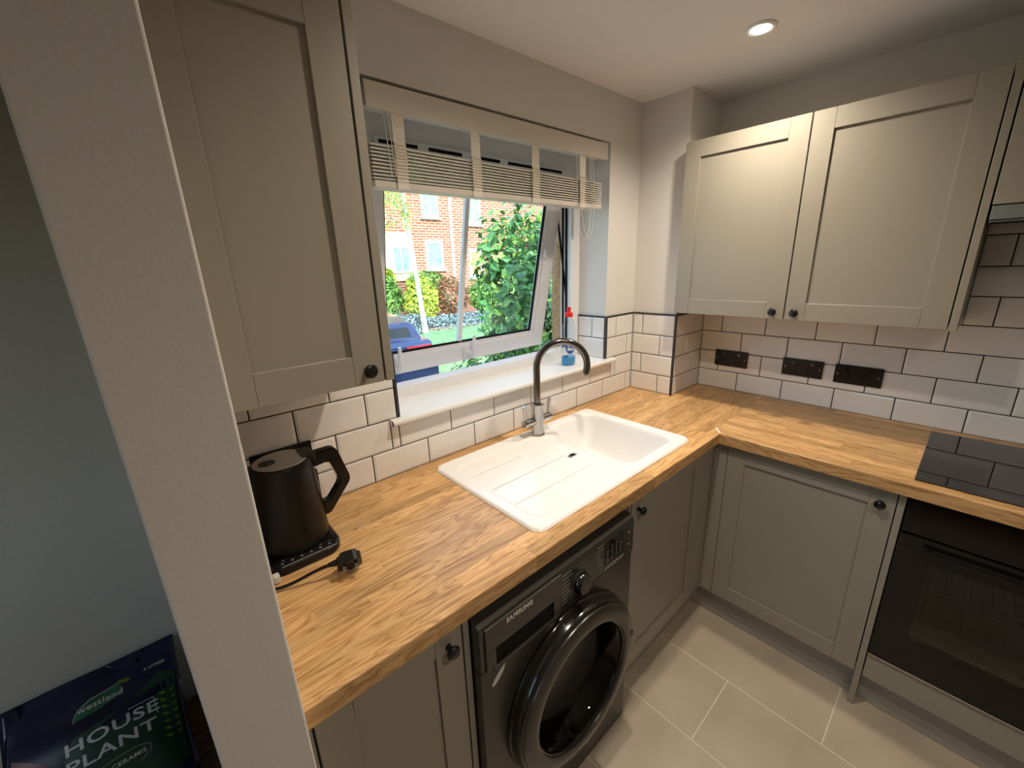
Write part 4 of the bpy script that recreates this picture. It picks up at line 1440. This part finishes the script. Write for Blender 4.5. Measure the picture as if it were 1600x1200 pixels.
def bag_line(name, pts_, w_, mat):
    ol = bmesh.new()
    for p, q_ in zip(pts_, pts_[1:]):
        dd = Vector((q_[0] - p[0], q_[1] - p[1], 0)).normalized()
        nn = Vector((-dd.y, dd.x, 0)) * w_
        for s in range(8):
            a_ = Vector((p[0], p[1], 0)).lerp(Vector((q_[0], q_[1], 0)), s / 8)
            b_ = Vector((p[0], p[1], 0)).lerp(Vector((q_[0], q_[1], 0)), (s + 1) / 8)
            ol.faces.new([ol.verts.new(v_) for v_ in (a_ - nn, b_ - nn, b_ + nn, a_ + nn)])
    return link(name, on_bag(ol, 0.0020), mat, bag)


bag_line('badge_outline', [(0.157, 0.342), (0.160, 0.358), (0.170, 0.374), (0.196, 0.388), (0.260, 0.398)], 0.0010, M['mark'])
for lx, ly, ang in ((0.270, 0.399, 20), (0.284, 0.397, -15)):
    a_ = math.radians(ang)
    bag_poly('badge_leaf', [(lx + 0.013 * math.cos(a_ + t) * (1 if k % 2 == 0 else 0.6), ly + 0.007 * math.sin(a_ + t)) for k, t in enumerate([i * math.pi / 4 for i in range(8)])], M['bag_leaf'], 0.0020, 1)
for body, size, x, y, sy in (('westland', 0.029, 0.221, 0.3605, 0.85), ('HOUSE', 0.068, 0.243, 0.262, 0.66), ('PLANT', 0.068, 0.236, 0.213, 0.66), ('9 LITRES', 0.0145, 0.358, 0.397, 0.8), ('CERAMIS', 0.020, 0.268, 0.164, 0.8)):
    bm = text_bm(body, size, Matrix.Translation((x, y, 0)) @ Matrix.Diagonal((1, sy, 1, 1)), 0.0, 'CENTER', 1.05, 0.0010 if size > 0.06 else 0.0003)
    link('lettering', on_bag(bm, 0.0022), M['mark'], bag)
bag_line('text_frame', [(0.282, 0.302), (0.345, 0.303)], 0.0012, M['mark'])
bag_line('text_frame', [(0.345, 0.303), (0.348, 0.252)], 0.0012, M['mark'])
bag_line('flourish', [(0.19, 0.182), (0.24, 0.190), (0.29, 0.190), (0.320, 0.180), (0.318, 0.160), (0.29, 0.145)], 0.0009, M['greymark'])
for k in range(7):
    yy = 0.165 + 0.022 * k
    for s in (-1, 1):
        cx_, ang = 0.381 + s * 0.004, math.radians(90 - s * 58)
        L_ = 0.024 if s < 0 else 0.016
        dx_, dy_ = math.cos(ang) * L_, math.sin(ang) * L_ * 0.9
        px_, py_ = -math.sin(ang) * 0.005, math.cos(ang) * 0.005
        bag_poly('leaf_print', [(cx_, yy), (cx_ + dx_ / 2 + px_, yy + dy_ / 2 + py_), (cx_ + dx_, yy + dy_), (cx_ + dx_ / 2 - px_, yy + dy_ / 2 - py_)], M['bag_leaf'], 0.0016, 1)

# ------------------------------------------------------------------ outdoors
GZ = -0.49
ground = struct(link('ground', box(-14, 26, 0.336, 40, GZ - 0.3, GZ), M['grass']))
link('path', box(-14, 1.2, 2.3, 9.0, GZ, GZ + 0.012), M['paving'], ground)
link('planting_bed', box(1.6, 13.0, 11.0, 13.7, GZ, GZ + 0.10), M['soil'], ground)
link('lawn_edging', boxes((5.2, 13.0, 10.9, 10.98, GZ, GZ + 0.06)), M['soil'], ground)


def add_leaves(bm, n, centre, radii, size, r, shell=0.55, flat_bottom=False, aspect=0.5):
    """folded four-cornered leaves spread through the outer part of an ellipsoid"""
    c = Vector(centre)
    for _ in range(n):
        while True:
            d = Vector((r.gauss(0, 1), r.gauss(0, 1), r.gauss(0, 1)))
            if d.length > 1e-3:
                break
        d.normalize()
        rad = shell + (1 - shell) * r.random() ** 0.6
        rad *= 0.86 + 0.22 * math.sin(3.1 * d.x + 4.3 * d.z + c.x * 3) * math.cos(3.7 * d.y + c.z)
        p = c + Vector((d.x * radii[0], d.y * radii[1], d.z * radii[2])) * rad
        up = (d + Vector((r.uniform(-1, 1), r.uniform(-1, 1), r.uniform(-0.3, 1))) * 0.9).normalized()
        t = up.cross(Vector((r.uniform(-1, 1), r.uniform(-1, 1), r.uniform(-1, 1)))).normalized()
        b_ = up.cross(t)
        s = size * r.uniform(0.6, 1.25)
        w_ = s * aspect
        v0 = bm.verts.new(p - t * s * 0.5)
        v1 = bm.verts.new(p + b_ * w_ * 0.5 + up * w_ * 0.15)
        v2 = bm.verts.new(p + t * s * 0.5)
        v3 = bm.verts.new(p - b_ * w_ * 0.5 + up * w_ * 0.15)
        bm.faces.new((v0, v1, v2))
        bm.faces.new((v0, v2, v3))
    return bm


def shrub(name, centre, radii, n, size, mat, label, cat='shrub', seed=1, group=None, blobs=5):
    r = random.Random(seed)
    base = (centre[0], centre[1], GZ)
    t = thing(name, base, label, cat, group)
    bm = bmesh.new()
    add_leaves(bm, n // 2, centre, radii, size, r)
    for k in range(blobs):
        off = Vector((r.uniform(-0.6, 0.6) * radii[0], r.uniform(-0.6, 0.3) * radii[1], r.uniform(-0.5, 0.6) * radii[2]))
        add_leaves(bm, n // (2 * blobs), Vector(centre) + off, [q_ * r.uniform(0.45, 0.65) for q_ in radii], size, r)
    for v_ in bm.verts:
        if v_.co.z < GZ + 0.02:
            v_.co.z = GZ + 0.02 + abs(v_.co.z - GZ) * 0.1
    link('foliage', bm, mat, t)
    sb = bmesh.new()
    for k in range(6):
        tip = Vector(centre) + Vector((r.uniform(-0.7, 0.7) * radii[0], r.uniform(-0.7, 0.7) * radii[1], r.uniform(0.0, 0.7) * radii[2]))
        b0 = Vector((base[0] + r.uniform(-0.06, 0.06), base[1] + r.uniform(-0.06, 0.06), GZ))
        add_tube(sb, [b0, b0.lerp(tip, 0.5) + Vector((0, 0, 0.08)), tip], [0.018, 0.012, 0.005], 6)
    link('stem', sb, M['twig'], t)
    return t


shrub('shrub', (4.15, 12.55, 0.58), (0.82, 0.50, 1.0), 5200, 0.15, M['leaf_green'], 'leafy green shrub at the left end of the garden bed', seed=3)
shrub('shrub', (5.20, 12.0, 0.45), (0.62, 0.60, 0.88), 4200, 0.14, M['leaf_yellow'], 'yellow-green shrub right behind the birch trunk', seed=4)
shrub('shrub', (6.55, 12.1, 0.52), (0.68, 0.60, 0.82), 4600, 0.13, M['leaf_red'], 'bronze shrub with red tips in the middle of the garden bed', seed=5)
shrub('shrub', (6.35, 13.3, 0.90), (1.0, 0.26, 0.66), 3200, 0.15, M['leaf_green'], 'tall green shrub against the brick house behind the bronze one', seed=6)
shrub('shrub', (8.15, 12.1, 0.50), (0.72, 0.60, 0.80), 4200, 0.15, M['leaf_green'], 'green shrub at the right end of the garden bed', seed=8)
shrub('shrub', (4.45, 13.35, 1.30), (0.62, 0.24, 0.42), 2200, 0.16, M['leaf_yellow'], 'light green climber below the cream house window', seed=9)
shrub('ground_cover', (3.6, 11.15, -0.22), (1.4, 0.45, 0.42), 3600, 0.12, M['leaf_blue'], 'low blue-grey ground cover left of the birch', 'plant', seed=10)
shrub('ground_cover', (6.7, 11.2, -0.30), (2.0, 0.40, 0.34), 4200, 0.12, M['leaf_blue'], 'low blue-grey ground cover right of the birch', 'plant', seed=11)

# hedge right under the window and the laurel beside it
shrub('hedge', (-0.36, 0.90, 0.50), (0.82, 0.30, 0.56), 5600, 0.060, M['leaf_laurel'], 'small-leaved green hedge just outside below the window', 'hedge', seed=14)
shrub('laurel', (1.62, 2.75, 0.95), (0.88, 0.70, 1.42), 3600, 0.135, M['leaf_laurel'], 'large laurel bush with glossy leaves at the right of the window view', 'shrub', seed=15, blobs=7)
shrub('laurel', (0.30, 1.45, 0.98), (0.40, 0.30, 0.85), 1600, 0.100, M['leaf_laurel'], 'dark laurel showing through the open gap beside the sash', 'shrub', seed=16)

# birch tree
bt_ = thing('birch_tree', (4.66, 10.9, GZ), 'slim white-barked birch tree on the lawn', 'tree')
tr = [(4.66, 10.9, GZ), (4.60, 10.9, 0.30), (4.52, 10.9, 1.35), (4.40, 10.9, 2.60), (4.33, 10.9, 3.30), (4.24, 10.9, 4.4), (4.20, 10.9, 6.0)]
link('trunk', tube(tr, [0.12, 0.082, 0.075, 0.072, 0.070, 0.06, 0.04], 14), M['birch'], bt_, True)
brng = random.Random(5)
bb_ = bmesh.new()
lf_ = bmesh.new()
for k in range(18):
    z = 2.7 + 0.19 * k
    s = brng.uniform(-1.5, 0.55) if k % 3 else brng.uniform(-1.4, -0.6)
    p0 = Vector((4.36 - 0.03 * (z - 2.6), 10.9, z))
    p1 = p0 + Vector((s * 0.55, brng.uniform(-0.4, 0.3), 0.30))
    p2 = p0 + Vector((s, brng.uniform(-0.6, 0.4), -0.10))
    add_tube(bb_, [p0, p1, p2], [0.028, 0.018, 0.007], 6)
    for q_ in (p1, p2, p1.lerp(p2, 0.5)):
        add_leaves(lf_, 55, q_ + Vector((0, 0, -0.1)), (0.34, 0.30, 0.30), 0.085, brng, 0.1)
link('branch', bb_, M['birch'], bt_)
link('foliage', lf_, M['leaf_birch'], bt_)

# brick house opposite
BYF = 14.0
hs = thing('brick_house', (7.0, BYF, GZ), 'red brick house with white windows across the garden', 'building')
wall = link('wall', box(-9.0, 18.0, BYF, BYF + 4.0, GZ - 0.1, 6.6), M['brick'], hs)
link('roof', prism([(BYF - 0.35, 6.6), (BYF + 4.35, 6.6), (BYF + 2.0, 9.0)], 'x', -9.3, 18.3), M['soil'], hs)


def hwin(x0, x1, z0, z1, mull=True, curtain=False, sillb=True):
    y = BYF
    f = link('window', boxes((x0, x0 + 0.09, y - 0.05, y + 0.02, z0, z1), (x1 - 0.09, x1, y - 0.05, y + 0.02, z0, z1), (x0 + 0.09, x1 - 0.09, y - 0.05, y + 0.02, z0, z0 + 0.09), (x0 + 0.09, x1 - 0.09, y - 0.05, y + 0.02, z1 - 0.14, z1)), M['farwhite'], hs)
    link('pane', box(x0 + 0.09, x1 - 0.09, y - 0.015, y + 0.005, z0 + 0.09, z1 - 0.14), M['curtain'] if curtain else M['farglass'], f)
    if mull:
        link('mullion', box((x0 + x1) / 2 - 0.03, (x0 + x1) / 2 + 0.03, y - 0.04, y - 0.012, z0 + 0.09, z1 - 0.14), M['farwhite'], f)
    if sillb:
        link('sill', box(x0 - 0.08, x1 + 0.08, y - 0.12, y, z0 - 0.10, z0), M['farwhite'], f)


hwin(6.72, 7.48, 2.60 + W, 4.3 + W)
hwin(6.75, 7.56, 0.62 + W, 1.74 + W, mull=False)
hwin(8.78, 9.60, 2.40 + W, 4.0 + W)
hwin(8.88, 9.56, 0.22 + W, 1.40 + W, mull=False, curtain=True)
link('render_panel', box(4.98, 6.10, BYF - 0.06, BYF, 0.2 + W, 1.98 + W), M['cream'], hs)
y_ = BYF - 0.06
f = link('window', boxes((5.24, 5.32, y_ - 0.05, y_, 0.50 + W, 1.54 + W), (5.95, 6.03, y_ - 0.05, y_, 0.50 + W, 1.54 + W), (5.32, 5.95, y_ - 0.05, y_, 0.50 + W, 0.58 + W), (5.32, 5.95, y_ - 0.05, y_, 1.40 + W, 1.54 + W)), M['farwhite'], hs)
link('pane', box(5.32, 5.95, y_ - 0.02, y_ - 0.005, 0.58 + W, 1.40 + W), M['farglass'], f)
link('mullion', box(5.60, 5.66, y_ - 0.045, y_ - 0.02, 0.58 + W, 1.40 + W), M['farwhite'], f)
link('drainpipe', box(7.965, 8.075, BYF - 0.11, BYF - 0.01, 0.5, 6.5, bev=0.02), M['farwhite'], hs)

# parked car, seen from behind
CARM = Matrix.Translation((-0.24, 3.50, GZ)) @ Matrix.Rotation(math.radians(-8), 4, 'Z')
car = thing('parked_car', (-0.24, 3.50, GZ), 'dark blue car with red tail lights parked outside at the lower left of the window', 'car')


def carbm(bm):
    bmesh.ops.transform(bm, matrix=CARM, verts=bm.verts)
    return bm


def car_loft(sections):
    """sections: list of (y, [(half width, z), ...]) joined along y"""
    bm = bmesh.new()
    rings = []
    for y, pr in sections:
        rings.append([bm.verts.new((hw, y, z)) for hw, z in pr] + [bm.verts.new((-hw, y, z)) for hw, z in reversed(pr)])
    n_ = len(rings[0])
    for a_, b_ in zip(rings, rings[1:]):
        for i in range(n_):
            j = (i + 1) % n_
            bm.faces.new((a_[i], a_[j], b_[j], b_[i]))
    bm.faces.new(rings[0])
    bm.faces.new(rings[-1][::-1])
    bmesh.ops.recalc_face_normals(bm, faces=bm.faces)
    bmesh.ops.bevel(bm, geom=[e for e in bm.edges], offset=0.02, segments=2, affect='EDGES', clamp_overlap=True)
    return carbm(bm)


body = [(0.0, [(0.70, 0.36), (0.78, 0.50), (0.79, 0.86), (0.72, 1.12)]), (0.12, [(0.78, 0.30), (0.84, 0.50), (0.84, 0.88), (0.76, 1.17)]), (0.75, [(0.82, 0.28), (0.88, 0.50), (0.88, 0.88), (0.80, 1.18)]),
        (2.9, [(0.82, 0.28), (0.88, 0.50), (0.88, 0.86), (0.80, 1.12)]), (3.9, [(0.80, 0.30), (0.85, 0.50), (0.84, 0.76), (0.70, 0.98)]), (4.15, [(0.62, 0.38), (0.70, 0.50), (0.70, 0.66), (0.60, 0.80)])]
link('body', car_loft(body), M['car'], car, False)
link('cabin', car_loft([(0.25, [(0.70, 1.14), (0.69, 1.17), (0.68, 1.18)]), (0.45, [(0.70, 1.14), (0.66, 1.34), (0.61, 1.37)]), (0.80, [(0.70, 1.14), (0.65, 1.40), (0.60, 1.43)]), (2.1, [(0.70, 1.14), (0.64, 1.42), (0.58, 1.45)]), (2.95, [(0.70, 1.12), (0.68, 1.14), (0.66, 1.15)])]), M['car'], car)
link('rear_window', carbm(prism([(-0.56, 1.20), (0.56, 1.20), (0.52, 1.33), (-0.52, 1.33)], 'y', 0.275, 0.42)), M['carglass'], car)
for s in (-1, 1):
    tb = bmesh.new()
    add_prism(tb, [(s * 0.765, 0.96), (s * 0.50, 1.01), (s * 0.38, 1.12), (s * 0.70, 1.13)], 'y', -0.014, 0.10)
    link('tail_light', carbm(tb), M['tail'], car)
    for wy in (0.75, 3.35):
        link('wheel', carbm(lathe([(0.0, -0.10), (0.31, -0.10), (0.32, -0.06), (0.32, 0.06), (0.31, 0.10), (0.0, 0.10)], frame_to((s * 0.78, wy, 0.32), (1, 0, 0)), 28)), M['tyre'], car)
link('bumper', carbm(box(-0.80, 0.80, -0.05, 0.10, 0.34, 0.52, bev=0.03)), M['car'], car)
link('number_plate', carbm(box(-0.26, 0.26, -0.058, -0.05, 0.55, 0.66)), M['cream'], car)
